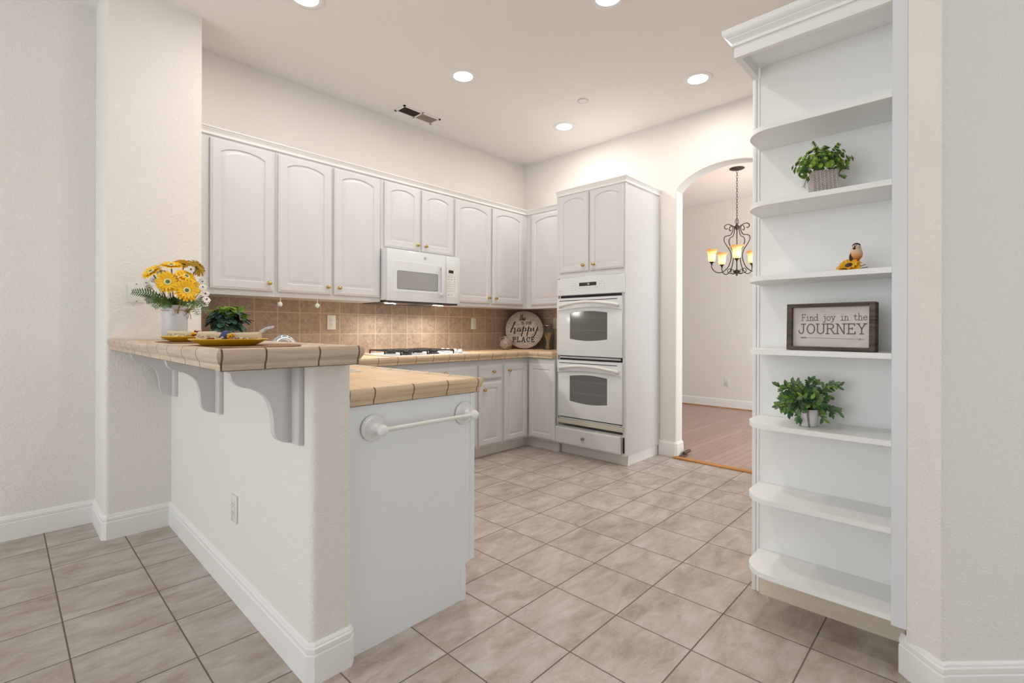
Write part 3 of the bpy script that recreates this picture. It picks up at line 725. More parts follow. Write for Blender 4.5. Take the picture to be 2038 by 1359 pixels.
# curved-top control panel
b = MB(fx); pl = [(.0, 1.447), (.692, 1.447), (.692, 1.594)] + [(.692 - .692*i/12, 1.594 + .012*math.sin(PI*i/12)) for i in range(1, 12)] + [(.0, 1.594)]
rows = [[Vector((x, z, -.002)) for x, z in pl], [Vector((x, z, .016)) for x, z in pl], [Vector((.346 + (x-.346)*.992, 1.52 + (z-1.52)*.965, .020)) for x, z in pl]]
b.loops(rows, cap0=True); cp = part('control_panel', b, M_APPL, t)
FR = lambda w_: (fx @ Vector((0, 0, w_)), fx.to_3x3() @ Vector((1, 0, 0)), fx.to_3x3() @ Vector((0, 1, 0)), fx.to_3x3() @ Vector((0, 0, 1)))
b = MB(fx); b.box((.245, 1.522, .0195), (.425, 1.552, .0212)); disp = part('display', b, M_DISPLAY, cp)

# --- stroke lettering -------------------------------------------------
def circ(cx, cy, rx, ry, a0=0, a1=360, n=14): return [(cx+rx*math.cos(R(a0+(a1-a0)*i/n)), cy+ry*math.sin(R(a0+(a1-a0)*i/n))) for i in range(n+1)]
G = {  # typewriter glyphs: (advance, strokes) on a unit cap height
 'F': (.72, [[(.08,0),(.34,0)],[(.2,0),(.2,1)],[(.08,1),(.66,1)],[(.66,1),(.66,.84)],[(.2,.52),(.5,.52)],[(.5,.6),(.5,.44)]]),
 'J': (.78, [[(.34,1),(.72,1)],[(.54,1),(.54,.25)]+circ(.34,.22,.2,.22,0,-180,8)+[(.14,.3)]]),
 'O': (.84, [circ(.42,.5,.33,.5)]),
 'U': (.86, [[(.04,1),(.3,1)],[(.56,1),(.82,1)],[(.16,1),(.16,.32)]+circ(.43,.3,.27,.3,180,360,9)+[(.70,1)]]),
 'R': (.84, [[(.04,0),(.3,0)],[(.17,0),(.17,1)],[(.04,1),(.45,1)]+circ(.45,.76,.22,.24,90,-90,7)+[(.17,.52)],[(.44,.52),(.7,0),(.82,0)]]),
 'N': (.88, [[(.04,0),(.28,0)],[(.16,0),(.16,1)],[(.04,1),(.2,1),(.7,0)],[(.7,0),(.7,1)],[(.58,1),(.84,1)]]),
 'E': (.80, [[(.06,0),(.7,0),(.7,.2)],[(.2,0),(.2,1)],[(.06,1),(.66,1),(.66,.82)],[(.2,.52),(.48,.52)],[(.48,.6),(.48,.44)]]),
 'Y': (.84, [[(.02,1),(.26,1)],[(.58,1),(.82,1)],[(.14,1),(.42,.5),(.7,1)],[(.42,.5),(.42,0)],[(.28,0),(.56,0)]]),
 'P': (.80, [[(.04,0),(.32,0)],[(.18,0),(.18,1)],[(.04,1),(.44,1)]+circ(.44,.75,.24,.25,90,-90,7)+[(.18,.5)]]),
 'L': (.78, [[(.04,1),(.32,1)],[(.18,1),(.18,0)],[(.04,0),(.66,0),(.66,.24)]]),
 'A': (.92, [[(.0,0),(.24,0)],[(.62,0),(.88,0)],[(.12,0),(.42,1),(.48,1),(.75,0)],[(.23,.35),(.64,.35)]]),
 'C': (.84, [circ(.44,.5,.34,.5,50,310,14),[(.70,.98),(.70,.70)]]),
 'i': (.60, [[(.12,.62),(.32,.62),(.32,0)],[(.1,0),(.54,0)],[(.31,.9),(.33,.9)]]),
 'n': (.66, [[(.02,.62),(.14,.62),(.14,0)],[(.02,0),(.26,0)],[(.14,.42)]+circ(.33,.43,.17,.2,170,0,7)+[(.5,0)],[(.38,0),(.62,0)]]),
 'd': (.68, [circ(.28,.31,.22,.31),[(.38,1),(.52,1),(.52,0),(.64,0)]]),
 'j': (.56, [[(.14,.62),(.38,.62),(.38,-.12)]+circ(.22,-.14,.16,.16,0,-150,6),[(.37,.9),(.39,.9)]]),
 'o': (.66, [circ(.32,.31,.25,.31)]),
 'y': (.68, [[(.0,.62),(.22,.62)],[(.42,.62),(.64,.62)],[(.1,.62),(.33,.04)],[(.54,.62),(.28,-.12),(.16,-.26),(.04,-.24)]]),
 't': (.60, [[(.06,.62),(.5,.62)],[(.22,.88),(.22,.16),(.3,.02),(.44,.02),(.54,.12)]]),
 'h': (.68, [[(.02,1),(.14,1),(.14,0)],[(.02,0),(.26,0)],[(.14,.42)]+circ(.33,.43,.17,.2,170,0,7)+[(.5,0)],[(.38,0),(.62,0)]]),
 'e': (.66, [[(.08,.34),(.56,.34)]+circ(.32,.31,.24,.31,8,320,14)]),
 ' ': (.62, []),
}
SG = {  # plain capitals
 'I': (.3, [[(.14,0),(.14,1)]]), 'S': (.6, [circ(.28,.74,.2,.25,30,270,9)[:]+circ(.28,.26,.22,.26,90,-150,9)]),
 'O': (.7, [circ(.32,.5,.24,.5)]), 'U': (.66, [[(.1,1),(.1,.3)]+circ(.31,.26,.21,.26,180,360,8)+[(.52,1)]]),
 'R': (.62, [[(.1,0),(.1,1),(.34,1)]+circ(.34,.75,.17,.25,90,-90,6)+[(.1,.5)],[(.3,.5),(.54,0)]]), ' ': (.5, []),
 'G': (.8, [circ(.4,.5,.3,.5,50,340,14)+[(.68,.45),(.45,.45)]]), 'E': (.6, [[(.5,0),(.1,0),(.1,1),(.5,1)],[(.1,.5),(.42,.5)]]),
 '7': (.6, [[(.08,1),(.52,1),(.22,0)]]), '1': (.4, [[(.12,.8),(.24,1),(.24,0)]]), '0': (.65, [circ(.3,.5,.22,.5)]), ':': (.3, [[(.14,.3),(.15,.3)],[(.14,.7),(.15,.7)]]),
}
def write(mb, text, fr, x, y, h, wid, font=G, sx=1.0, track=0, lift=0, mat=None):
    for ch in text:
        adv, st = font[ch]
        for s_ in st: mb.ribbon([(x + a*h*sx, y + c*h) for a, c in s_], wid, fr, lift, mat)
        x += adv*h*sx + track
    return x
def width(text, h, font=G, sx=1.0, track=0): return sum(font[c][0]*h*sx + track for c in text)
# oven print
b = MB(); write(b, '7:10', FR(.0216), .330, 1.531, .012, .0013, SG); part('digits', b, M_DIGIT, disp, normals=False)
b = MB(); fr_ = FR(.0204)
for r_ in range(3):
    for c_ in (.155, .172, .197, .213): b.ribbon([(c_, 1.515-.018*r_+.012), (c_+.005, 1.515-.018*r_+.012)], .0028, fr_)
    for c_ in (.452, .474, .500): b.ribbon([(c_, 1.530-.018*r_), (c_+.004, 1.530-.018*r_)], .0032, fr_)
for k in range(9): b.ribbon([(.290+.012*k, 1.500), (.294+.012*k, 1.500)], .0022, fr_); b.ribbon([(.290+.012*k, 1.509), (.294+.012*k, 1.509)], .0014, fr_)
for c_ in (.240, .262, .405, .428): b.ribbon([(c_, 1.505), (c_+.010, 1.505)], .0042, fr_)
b.ribbon([(.175, 1.548), (.203, 1.548)], .0018, fr_); b.ribbon([(.462, 1.553), (.492, 1.553)], .0018, fr_)
part('keypad_print', b, M_KEY, cp, normals=False)
b = MB(); b.ribbon([(.030, 1.485), (.030, 1.487)], .0065, fr_); b.ribbon([(.040, 1.487), (.058, 1.487)], .0022, fr_); part('brand_mark', b, M_GREYPRINT, cp, normals=False)
def oven_door(v0, v1, hv):
    """hv = height of the handle; window centred below"""
    mb = MB(fx); mb.box((.012, v0, -.002), (.674, v1, .020), ch=.004); d = part('oven_door', mb, M_APPL, t)
    # upper band with curved lower line
    mb = MB(fx); pts = [(.010, v1), (.010, v1-.112)] + [(.010+.666*i/14, v1-.112 + .024*math.sin(PI*i/14)) for i in range(1, 14)] + [(.676, v1-.112), (.676, v1)]
    mb.loops([[Vector((x, z, .018)) for x, z in pts], [Vector((x, z, .030)) for x, z in pts], [Vector((.343+(x-.343)*.994, v1-.055+(z-v1+.055)*.95, .033)) for x, z in pts]], cap0=True); part('door_band', mb, M_APPL, d)
    mb = MB(fx); mb.box((.035, v1-.026, .0325), (.640, v1-.020, .0336)); part('vent_slot', mb, M_DARK, d)
    mb = MB(fx); P = [(.040, v1-.078, .036), (.060, v1-.068, .052), (.13, v1-.056, .066), (.24, v1-.044, .074), (.343, v1-.040, .076), (.446, v1-.044, .074), (.556, v1-.056, .066), (.626, v1-.068, .052), (.646, v1-.078, .036)]
    mb.tube(smooth(P, 4), .0135, 12); part('handle', mb, M_PLASTIC, d)
    zc = (hv[0]+hv[1])/2; a, c = hv
    top = [(.535 - .390*i/12, c + .016*math.sin(PI*i/12)) for i in range(13)]; bot = [(.145 + .390*i/12, a - .016*math.sin(PI*i/12)) for i in range(13)]
    lp = top + bot
    mb = MB(fx); mb.loops([[Vector((x, z, .0195)) for x, z in lp], [Vector((x, z, .0212)) for x, z in lp]], cap1=True); g = part('window_glass', mb, M_GLASSGREY, d)
    mb = MB(fx)
    for zz in (a+.075, c-.045): mb.box((.17, zz, .0212), (.52, zz+.0022, .0214))
    part('rack_line', mb, flat('faint_rack', (128, 128, 124), .4), g)
    mb = MB(fx); mb.box((.030, v0-.022, .006), (.660, v0-.016, .017)); mb.box((.030, v0-.012, .01), (.66, v0-.008, .021)); part('door_trim', mb, M_APPL, d)
oven_door(.905, 1.420, (1.056, 1.285)); oven_door(.352, .862, (.500, .724))
b = MB(fx); b.box((.028, 1.424, -.001), (.662, 1.444, .004)); part('vent_slot', b, M_DARK, t)
b = MB(fx); b.box((.02, .866, -.001), (.670, .903, .002)); part('vent_slot', b, M_DARK, t)
b = MB(fx); b.box((.02, .342, -.001), (.670, .350, .002)); part('vent_slot', b, M_DARK, t)
b = MB(fx); b.box((.008, .288, -.002), (.680, .328, .016), ch=.003); part('bottom_rail', b, M_BEIGE_RAIL, t, label='beige lower vent rail')

# ================================================================== MICROWAVE
MX0, MX1, MY = 2.092, 2.836, 3.345
t = thing('microwave_oven', 'white over-the-range microwave under the short wall cabinet', 'microwave', (2.46, 3.5, 1.36))
b = MB(); b.box((MX0, MY+.018, 1.372), (MX1, YB-.014, 1.780)); part('housing', b, M_APPL, t)
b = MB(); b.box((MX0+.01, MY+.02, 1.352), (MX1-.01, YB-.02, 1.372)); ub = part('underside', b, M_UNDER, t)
for fx0 in (MX0+.06, MX1-.30):
    b = MB(); b.box((fx0, MY+.06, 1.349), (fx0+.24, MY+.26, 1.3525)); part('filter', b, M_FILTER, ub)
fm = back_frame(0, MY+.018)
b = MB(fm); b.box((MX0, 1.366, 0), (2.680, 1.780, .020), ch=.004); dr = part('microwave_door', b, M_APPL, t)
b = MB(fm); b.box((2.683, 1.366, 0), (MX1, 1.780, .020), ch=.004); kp = part('control_panel', b, M_APPL, t)
b = MB(fm); lp = rounded(2.148, 1.440, 2.640, 1.690, .004, 2)
b.loops([[Vector((x, z, .0195)) for x, z in lp], [Vector((2.394+(x-2.394)*.99, 1.565+(z-1.565)*.98, .0225)) for x, z in lp]], cap1=True); part('door_panel', b, M_APPL, dr)
b = MB(fm); lp = rounded(2.185, 1.466, 2.585, 1.606, .010, 3); b.loops([[Vector((x, z, .022)) for x, z in lp], [Vector((x, z, .0236)) for x, z in lp]], cap1=True)
part('window_glass', b, NT('microwave_screen').set((158, 158, 156), .2).m, dr)
b = MB(fm); lp = rounded(2.180, 1.461, 2.590, 1.611, .012, 3); b.loops([[Vector((x, z, .0219)) for x, z in lp], [Vector((x, z, .0228)) for x, z in lp]], cap1=True); part('window_border', b, flat('grey_border', (128, 130, 130), .4), dr)
b = MB(fm); b.box((2.612, 1.430, .020), (2.640, 1.455, .045), ch=.003); b.box((2.612, 1.665, .020), (2.640, 1.690, .045), ch=.003); b.box((2.612, 1.430, .040), (2.640, 1.690, .056), ch=.005); part('handle', b, M_APPL, dr)
o_ = fm @ Vector((0, 0, 0)); U_ = Vector((1, 0, 0)); V_ = Vector((0, 0, 1)); N_ = Vector((0, -1, 0)); FM = lambda w_: (fm @ Vector((0, 0, w_)), U_, V_, N_)
b = MB(); b.ribbon(circ(2.455, 1.732, .0105, .0105), .0032, FM(.0206)); b.ribbon([(2.451, 1.728), (2.455, 1.736), (2.459, 1.729)], .0028, FM(.0206)); part('round_emblem', b, M_GREYPRINT, dr, normals=False)
b = MB(fm); b.box((2.708, 1.632, .0195), (2.762, 1.658, .0212)); part('display', b, M_DISPLAY, kp)
b = MB(fm); lp = rounded(2.690, 1.425, 2.806, 1.700, .008, 3); b.loops([[Vector((x, z, .0195)) for x, z in lp], [Vector((x, z, .0204)) for x, z in lp]], cap1=True); part('keypad_panel', b, M_PLASTIC, kp)
b = MB(); fr_ = FM(.0207)
for r_ in range(4):
    for c_ in range(3): b.ribbon([(2.701+.022*c_, 1.535-.020*r_), (2.705+.022*c_, 1.535-.020*r_)], .0048, fr_)
for r_ in range(7): b.ribbon([(2.772, 1.600-.020*r_), (2.778, 1.600-.020*r_)], .0048, fr_)
for r_ in range(2):
    b.ribbon([(2.703, 1.600-.022*r_), (2.713, 1.600-.022*r_)], .0036, fr_); b.ribbon([(2.733, 1.600-.022*r_), (2.747, 1.600-.022*r_)], .0036, fr_)
b.ribbon([(2.703, 1.440), (2.713, 1.440)], .006, fr_); b.ribbon([(2.737, 1.440), (2.747, 1.440)], .005, fr_)
b.ribbon([(2.708, 1.554), (2.73, 1.554)], .0018, fr_); b.ribbon([(2.715, 1.614), (2.752, 1.614)], .0018, fr_)
part('keypad_print', b, M_GREYPRINT, kp, normals=False)

# ================================================================== COOKTOP
t = thing('gas_cooktop', 'white gas cooktop with black grates below the microwave', 'cooktop', (2.43, 3.38, ZC))
b = MB(); lp = lambda i, z: [Vector((x, y, z)) for x, y in rounded(2.055+i, 3.150+i, 2.815-i, 3.650-i, .02)]
b.loops([lp(0, ZC+.0005), lp(0, ZC+.009), lp(.004, ZC+.013), lp(.030, ZC+.013), lp(.036, ZC+.010)], cap0=True); part('deck', b, M_CERAM, t)
for gx in (2.235, 2.505):
    b = MB(); x0, x1, y0, y1, zg = gx-.125, gx+.125, 3.180, 3.630, ZC+.040
    b.tube([(x0, y0, zg), (x1, y0, zg), (x1, y1, zg), (x0, y1, zg)], .006, 6, closed=True)
    b.tube([(x0, 3.405, zg), (x1, 3.405, zg)], .0055, 6)
    for cy in (3.29, 3.52):
        for a in range(0, 360, 45):
            ca, sa = math.cos(R(a)), math.sin(R(a)); L_ = .118 if a % 90 else (.125 if a % 180 == 0 else .11)
            b.tube([(gx+ca*.03, cy+sa*.03, zg+.004), (gx+ca*L_*.98, cy+sa*L_*.98, zg)], .005, 6)
    for px_, py_ in ((x0, y0), (x1, y0), (x1, y1), (x0, y1), (x0, 3.405), (x1, 3.405)): b.tube([(px_, py_, zg), (px_, py_, ZC+.012)], .006, 6)
    part('grate', b, M_IRON, t)
    for cy in (3.29, 3.52):
        b = MB(); b.lathe([(0, 0), (.045, 0), (.045, .008), (.032, .012), (.032, .020), (0, .022)], (gx, cy, ZC+.010), (0, 0, 1), 20); part('burner', b, M_IRON, t)
for ky in (3.475, 3.405, 3.302, 3.235):
    b = MB(); b.lathe([(.020, .004), (.021, .004), (.021, .010), (.0215, .016), (.019, .026), (.012, .032), (0, .034)], (2.750, ky, ZC+.010), (0, 0, 1), 20, 0); b.lathe([(0, 0), (.019, 0), (.019, .004)], (2.750, ky, ZC+.010), (0, 0, 1), 20, 1)
    part('control_knob', b, [M_CERAM, M_IRON], t, sharp=50)

# ================================================================== BOOKCASE
BX0, BX1, BYR, BYL = 2.045, 2.290, .162, .677
t = thing('bookcase', 'tall white built-in bookcase with rounded open shelves', 'bookcase', (2.2, .43, 0))
b = MB(); b.box((2.282, BYR, 0), (2.304, BYL, 2.300)); part('back_panel', b, M_SHELF, t)
b = MB(); b.box((2.279, .6775, .0), (2.304, .688, 2.238)); b.box((2.276, .689, .0), (2.304, .706, 2.238), ch=.003); part('side_strip', b, M_SHELF, t)
b = MB(); b.box((2.046, BYR-.004, .158), (2.060, .198, 3.0)); b.box((2.060, BYR+.001, .158), (2.2815, BYR+.018, 2.30)); part('right_stile', b, flat('cool_white_stile', (232, 234, 238), .35), t)
b = MB(); b.box((2.264, .178, 0), (2.281, .670, .165)); part('base_board', b, m_distressed('cream_base_board', (226, 212, 190), (234, 222, 202), (3, 3, 20)), t, label='cream painted base board with nail holes')
SHZ = [1.938, 1.645, 1.352, 1.063, .771, .480, .190]
def shelf_poly(x0=BX0, y1=.676):
    r = .125; p = [(2.2815, .181), (2.0605, .181), (2.0605, .1982), (x0, .1982)]
    p += [(x0 + r - r*math.cos(R(a)), y1 - r*.80 + r*.80*math.sin(R(a))) for a in range(0, 91, 9)]
    p += [(2.2815, y1)]; return p
for z in SHZ:
    b = MB(); b.prism(shelf_poly()[::-1], z-.019, z); part('shelf', b, M_SHELF, t, sharp=40)
b = MB()   # soffit box with frieze
b.box((2.085, .181, 2.2825), (2.2815, .682, 2.300)); part('soffit', b, M_SHELF, t)
b = MB(); b.prism([(2.045, .1985), (2.045, .706), (2.2815, .706), (2.2815, .682), (2.066, .682), (2.066, .1985)][::-1], 2.240, 2.318); part('frieze', b, M_SHELF, t)
BCR = [(0, 0), (.008, 0), (.010, .006), (.006, .008), (.006, .012), (.016, .024), (.020, .028), (.020, .031), (.026, .036), (.034, .046), (.036, .052), (.036, .064), (0, .064)]
b = MB(); b.sweep([(2.2815, .706), (2.045, .706), (2.045, .199)][::-1][::-1], [(-o, 2.284+h) for o, h in BCR]); 
b = MB(); b.sweep([(2.045, .199), (2.045, .706), (2.2815, .706)], [(-o, 2.284+h) for o, h in BCR]); part('crown', b, M_SHELF, t)

# ================================================================== CEILING FIXTURES
GL = 'recessed lights in the kitchen ceiling'
LL = ['round recessed ceiling light cut by the top edge, nearest the column', 'round recessed ceiling light above the cooktop side, over the middle of the kitchen', 'small round recessed ceiling light nearest the back corner', 'round recessed ceiling light above the peninsula, out of view', 'round recessed ceiling light cut by the top edge, right of centre', 'round recessed ceiling light left of the bookcase crown']
for (x, y), lab in zip(LAMPS, LL):
    if (x, y) == LAMPS[3]: continue
    t = thing('recessed_light', lab, 'ceiling light', (x, y, H-.012), group=GL)
    b = MB(); b.lathe([(.071, .006), (.076, .0035), (.100, .006), (.105, .0115), (.105, .012)], (x, y, H-.012), (0, 0, 1), 36); part('trim_ring', b, M_TRIM, t, sharp=60)
    b = MB(); b.lathe([(0, .005), (.071, .006), (.071, .012), (0, .012)], (x, y, H-.012), (0, 0, 1), 36); part('lens', b, M_LAMP, t)
b = MB(); b.lathe([(0, .004), (.034, .005), (.040, .009), (.040, .0095)], (3.289, 2.33, H-.012), (0, 0, 1), 28); b.lathe([(0.044, .0085), (.046, .0115), (0, .0118)], (3.289, 2.33, H-.012), (0, 0, 1), 28)
solo('sprinkler_cover', b, M_PLASTIC, 'small round white cover disc on the ceiling', 'sprinkler')
t = thing('ceiling_vent', 'rectangular ceiling air vent with two louvred halves', 'vent', (2.515, 3.535, H-.010))
x0, x1, y0, y1 = 2.325, 2.710, 3.462, 3.610; zv = H-.008
b = MB()
for a, c in (((x0, y0, zv), (x1, y0+.018, H-.0005)), ((x0, y1-.018, zv), (x1, y1, H-.0005)), ((x0, y0, zv), (x0+.018, y1, H-.0005)), ((x1-.018, y0, zv), (x1, y1, H-.0005)), (((x0+x1)/2-.006, y0, zv), ((x0+x1)/2+.006, y1, H-.0005))): b.box(a, c)
part('frame', b, M_TRIM, t)
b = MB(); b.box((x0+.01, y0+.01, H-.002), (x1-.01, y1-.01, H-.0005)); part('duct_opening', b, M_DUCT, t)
for k, (xa, xb, ang) in enumerate(((x0+.018, (x0+x1)/2-.006, 1), ((x0+x1)/2+.006, x1-.018, -1))):
    b = MB(); n_ = 13
    for i in range(n_):
        x = xa + (xb-xa)*(i+.5)/n_; dx = .0035 if ang > 0 else .006
        b.box((x-(.0018 if k == 0 else .0042), y0+.018, zv+.0015), (x+(.0018 if k == 0 else .0042), y1-.018, zv+.0025))
    part('louvres', b, M_LOUVER if k else M_DUCT, t)  # left bank takes the duct-shadow brown, its shade put into colour

# ================================================================== OUTLETS AND PLATES
def outlet(fr_, label, group=None, holes=True, W_=.072, H_=.116, decora=True, mat=None, single=True):
    c = fr_ @ Vector((0, 0, 0)); t = thing('electrical_outlet', label, 'outlet', c)
    mb = MB(fr_); mb.box((-W_/2, -H_/2, .0005), (W_/2, H_/2, .006), ch=.002); part('cover_plate', mb, mat or M_PLASTIC, t)
    mb = MB(fr_); mb.box((-.017, -.035, .0055), (.017, .035, .008), ch=.001); rc = part('receptacle', mb, mat or M_PLASTIC, t)
    mb = MB(fr_)
    for v in (-.017, .017):
        mb.box((-.0075, v, .0079), (-.0055, v+.008, .0083)); mb.box((.0055, v, .0079), (.0075, v+.008, .0083)); mb.box((-.002, v-.009, .0079), (.002, v-.005, .0083))
    part('slots', mb, M_DARK, rc); return t
outlet(side_frame(.685, 2.268, .378) if False else frame((.685, 2.268, .378), (0, -1, 0), (0, 0, 1)), 'white wall outlet low on the bar wall')
outlet(back_frame(1.832, YB-.010, 1.192), 'white backsplash outlet left of the cooktop')
outlet(back_frame(3.365, YB-.010, 1.197), 'white backsplash outlet right of the microwave', W_=.068)
outlet(frame((XF-.010, 3.285, 1.205), (0, -1, 0), (0, 0, 1)), 'almond backsplash outlet beside the oven cabinet behind the glass jar', mat=M_ALMOND)
outlet(frame((7.28, 2.596, .375), (0, -1, 0), (0, 0, 1)), 'white outlet low on the dining room wall')
t = thing('blank_cover_plate', 'square beige blank cover plate on the column behind the flowers', 'wall plate', (.520, 3.386, 1.34))
fr_ = back_frame(.520, 3.386, 1.339); b = MB(fr_); b.box((-.039, -.056, .0005), (.039, .056, .008), ch=.002); part('cover_plate', b, M_PLASTIC, t)
b = MB(fr_)
for v in (-.048, 0, .048): b.lathe([(0, .0105), (.0028, .010), (.0032, .0075)], (0, v, 0), (0, 0, 1), 10)
part('screws', b, M_PEWTER, t)
# hooks below the wall cabinets
def hook(x, label):
    t = thing('cup_hook', label, 'hook', (x, 3.455, 1.30), group='white hooks under the wall cabinets')
    mb = MB(); mb.tube([(x, 3.455, 1.3555), (x, 3.455, 1.322)], .003, 8); part('stem', mb, M_PLASTIC, t)
    mb = MB(); mb.lathe([(0, 0), (.013, .002), (.016, .006), (.013, .009), (.005, .012), (0, .012)], (x-.003, 3.450, 1.308), (-.5, -.86, 0), 18); mb.tube([(x, 3.455, 1.325), (x+.010, 3.455, 1.316), (x+.012, 3.455, 1.304), (x+.004, 3.455, 1.292)], .003, 8); part('hook_disc', mb, M_PLASTIC, t)
hook(1.323, 'small white cup hook under the second wall cabinet, the one nearer the column')
hook(1.584, 'small white cup hook under the second wall cabinet, the one nearer the microwave')

# ================================================================== ROUND SIGN, POT, JAR
def clamp(v, a, b_): return max(a, min(b_, v))
SC = Vector((3.915, 3.535, 1.136)); sn = Vector((-.735, -.66, .14)).normalized(); su = Vector((0, 0, 1)).cross(sn).normalized(); sv = sn.cross(su)
SM = Matrix.Identity(4)
for i in range(3): SM[i][0] = su[i]; SM[i][1] = sv[i]; SM[i][2] = sn[i]; SM[i][3] = SC[i]
t = thing('round_sign', 'round whitewashed wood sign lettered happy PLACE leaning in the counter corner', 'sign', (SC.x, SC.y, ZC))
b = MB(SM); b.lathe([(0, -.008), (.203, -.008), (.205, -.006), (.205, .004), (.203, .006), (0, .006)], (0, 0, 0), (0, 0, 1), 64); part('board', b, M_ROUNDSIGN, t, sharp=50)
fr_ = (SC + sn*.0066, su, sv, sn); b = MB()
write(b, 'IS OUR', fr_, -.034, .058, .031, .0055, SG, .85, .004)
write(b, 'PLACE', fr_, -.128, -.133, .049, .0085, G, 1.02, .008)
def script(strokes, x, y, s_, wmin, wmax, sy=None):
    sy = sy or s_
    for st in strokes:
        q = smooth([(a, c, 0) for a, c in st], 5); pts = [(x + v.x*s_ + v.y*sy*.12, y + v.y*sy) for v in q]; W_ = []
        for i in range(len(pts)):
            j = min(i+1, len(pts)-1); k = max(i-1, 0); dy = pts[j][1]-pts[k][1]; dx = pts[j][0]-pts[k][0]; L_ = math.hypot(dx, dy) + 1e-9
            W_.append(wmin + (wmax-wmin)*clamp(-dy/L_, 0, 1))
        b.ribbon(pts, W_, fr_)
script([[(.25, 1.25), (.22, .5), (.2, .1), (.3, 0), (.45, .2)], [(0, 1.0), (.3, 1.05), (.7, 1.15)], [(.45, .2), (.62, .9), (.68, 1.3), (.6, 1.2), (.55, .5), (.5, 0), (.62, .5), (.75, .6), (.78, .3), (.8, .05), (.92, .1), (1.02, .55)],
        [(1.02, .55), (1.0, .15), (1.08, 0), (1.22, .3), (1.32, .62), (1.26, .4), (1.36, .15), (1.24, 0), (1.12, .12)], [(1.06, .8), (1.07, .82)]], -.055, .102, .046, .003, .0085)
script([[(.0, .35), (.25, .9), (.4, 1.55), (.3, 1.5), (.2, .8), (.05, -.1), (.18, .45), (.38, .6), (.44, .3), (.42, -.25), (.5, -.35), (.62, 0)],
        [(.98, .55), (.85, .6), (.72, .3), (.75, .05), (.88, .1), (1.0, .45), (.98, .1), (1.04, 0), (1.18, .3)],
        [(1.18, .3), (1.3, .85), (1.28, .3), (1.2, -.6), (1.22, -.75)], [(1.26, .25), (1.4, .6), (1.54, .55), (1.54, .2), (1.4, .05), (1.28, .12)], [(1.5, .1), (1.7, .2), (1.84, .6)],
        [(1.84, .85), (1.82, .3), (1.76, -.6), (1.78, -.75)], [(1.82, .25), (1.96, .6), (2.1, .5), (2.08, .15), (1.94, .05), (1.84, .12)], [(2.06, .1), (2.2, .15), (2.36, .58)],
        [(2.36, .6), (2.38, .2), (2.48, .1), (2.64, .35), (2.78, .75), (2.7, .2), (2.55, -.55), (2.4, -.85), (2.3, -.65), (2.45, -.25), (2.75, .1), (2.95, .5)]], -.152, -.022, .105, .0042, .0125, .066)
part('lettering', b, M_BLACKINK, t, normals=False, sharp=80)
t = thing('ceramic_pot', 'small weathered round pot with a short neck beside the round sign', 'pot', (3.655, 3.56, ZC))
b = MB(); b.lathe([(0, 0), (.030, 0), (.052, .018), (.066, .048), (.064, .078), (.045, .102), (.026, .112), (.022, .125), (.027, .140), (.022, .143), (.016, .130), (.016, .12)], (3.655, 3.56, ZC), (0, 0, 1), 28); part('pot', b, M_GOURD, t, sharp=60)
b = MB(); b.tube(smooth([(3.640, 3.575, ZC+.126), (3.618, 3.598, ZC+.128), (3.612, 3.604, ZC+.108), (3.620, 3.596, ZC+.092)], 5), .006, 8); part('handle', b, M_GOURD, t)
JX, JY = 4.062, 3.322
t = thing('glass_jar', 'clear clamp-lid glass jar beside the oven cabinet', 'jar', (JX, JY, ZC))
b = MB(); b.lathe([(0, .002), (.050, .001), (.055, .006), (.055, .205), (.050, .228), (.044, .240), (.044, .252), (.0425, .252), (.0425, .240), (.0485, .227), (.0535, .205), (.0535, .006), (0, .004)], (JX, JY, ZC), (0, 0, 1), 28); part('jar_body', b, M_GLASS, t, sharp=60)
b = MB(); b.lathe([(0, .260), (.046, .260), (.048, .266), (.040, .276), (0, .282)], (JX, JY, ZC), (0, 0, 1), 28); part('lid', b, M_GLASS, t, sharp=60)
b = MB(); b.lathe([(.0445, .2525), (.049, .2525), (.049, .2590), (.0445, .2590), (.0445, .2525)], (JX, JY, ZC), (0, 0, 1), 28); b.tube([(JX-.036, JY-.041, ZC+.232), (JX-.043, JY-.048, ZC+.252), (JX-.038, JY-.043, ZC+.278)], .0025, 6); part('clamp', b, M_PEWTER, t)
for k in range(14):
    a = random.uniform(0, 2*PI); r1 = random.uniform(.008, .034); a2 = a + random.uniform(1.9, 3.6); r2 = random.uniform(.025, .040)
    p0 = Vector((JX + r1*math.cos(a), JY + r1*math.sin(a), ZC + .012)); p1 = Vector((JX + r2*math.cos(a2), JY + r2*math.sin(a2), ZC + random.uniform(.15, .205)))
    b = MB(); b.tube([p0, (p0+p1)/2, p1], .0045, 7); solo('wooden_stick', b, M_STICK, 'thin tan wooden stick standing inside the glass jar', 'stick', 'sticks in the glass jar')

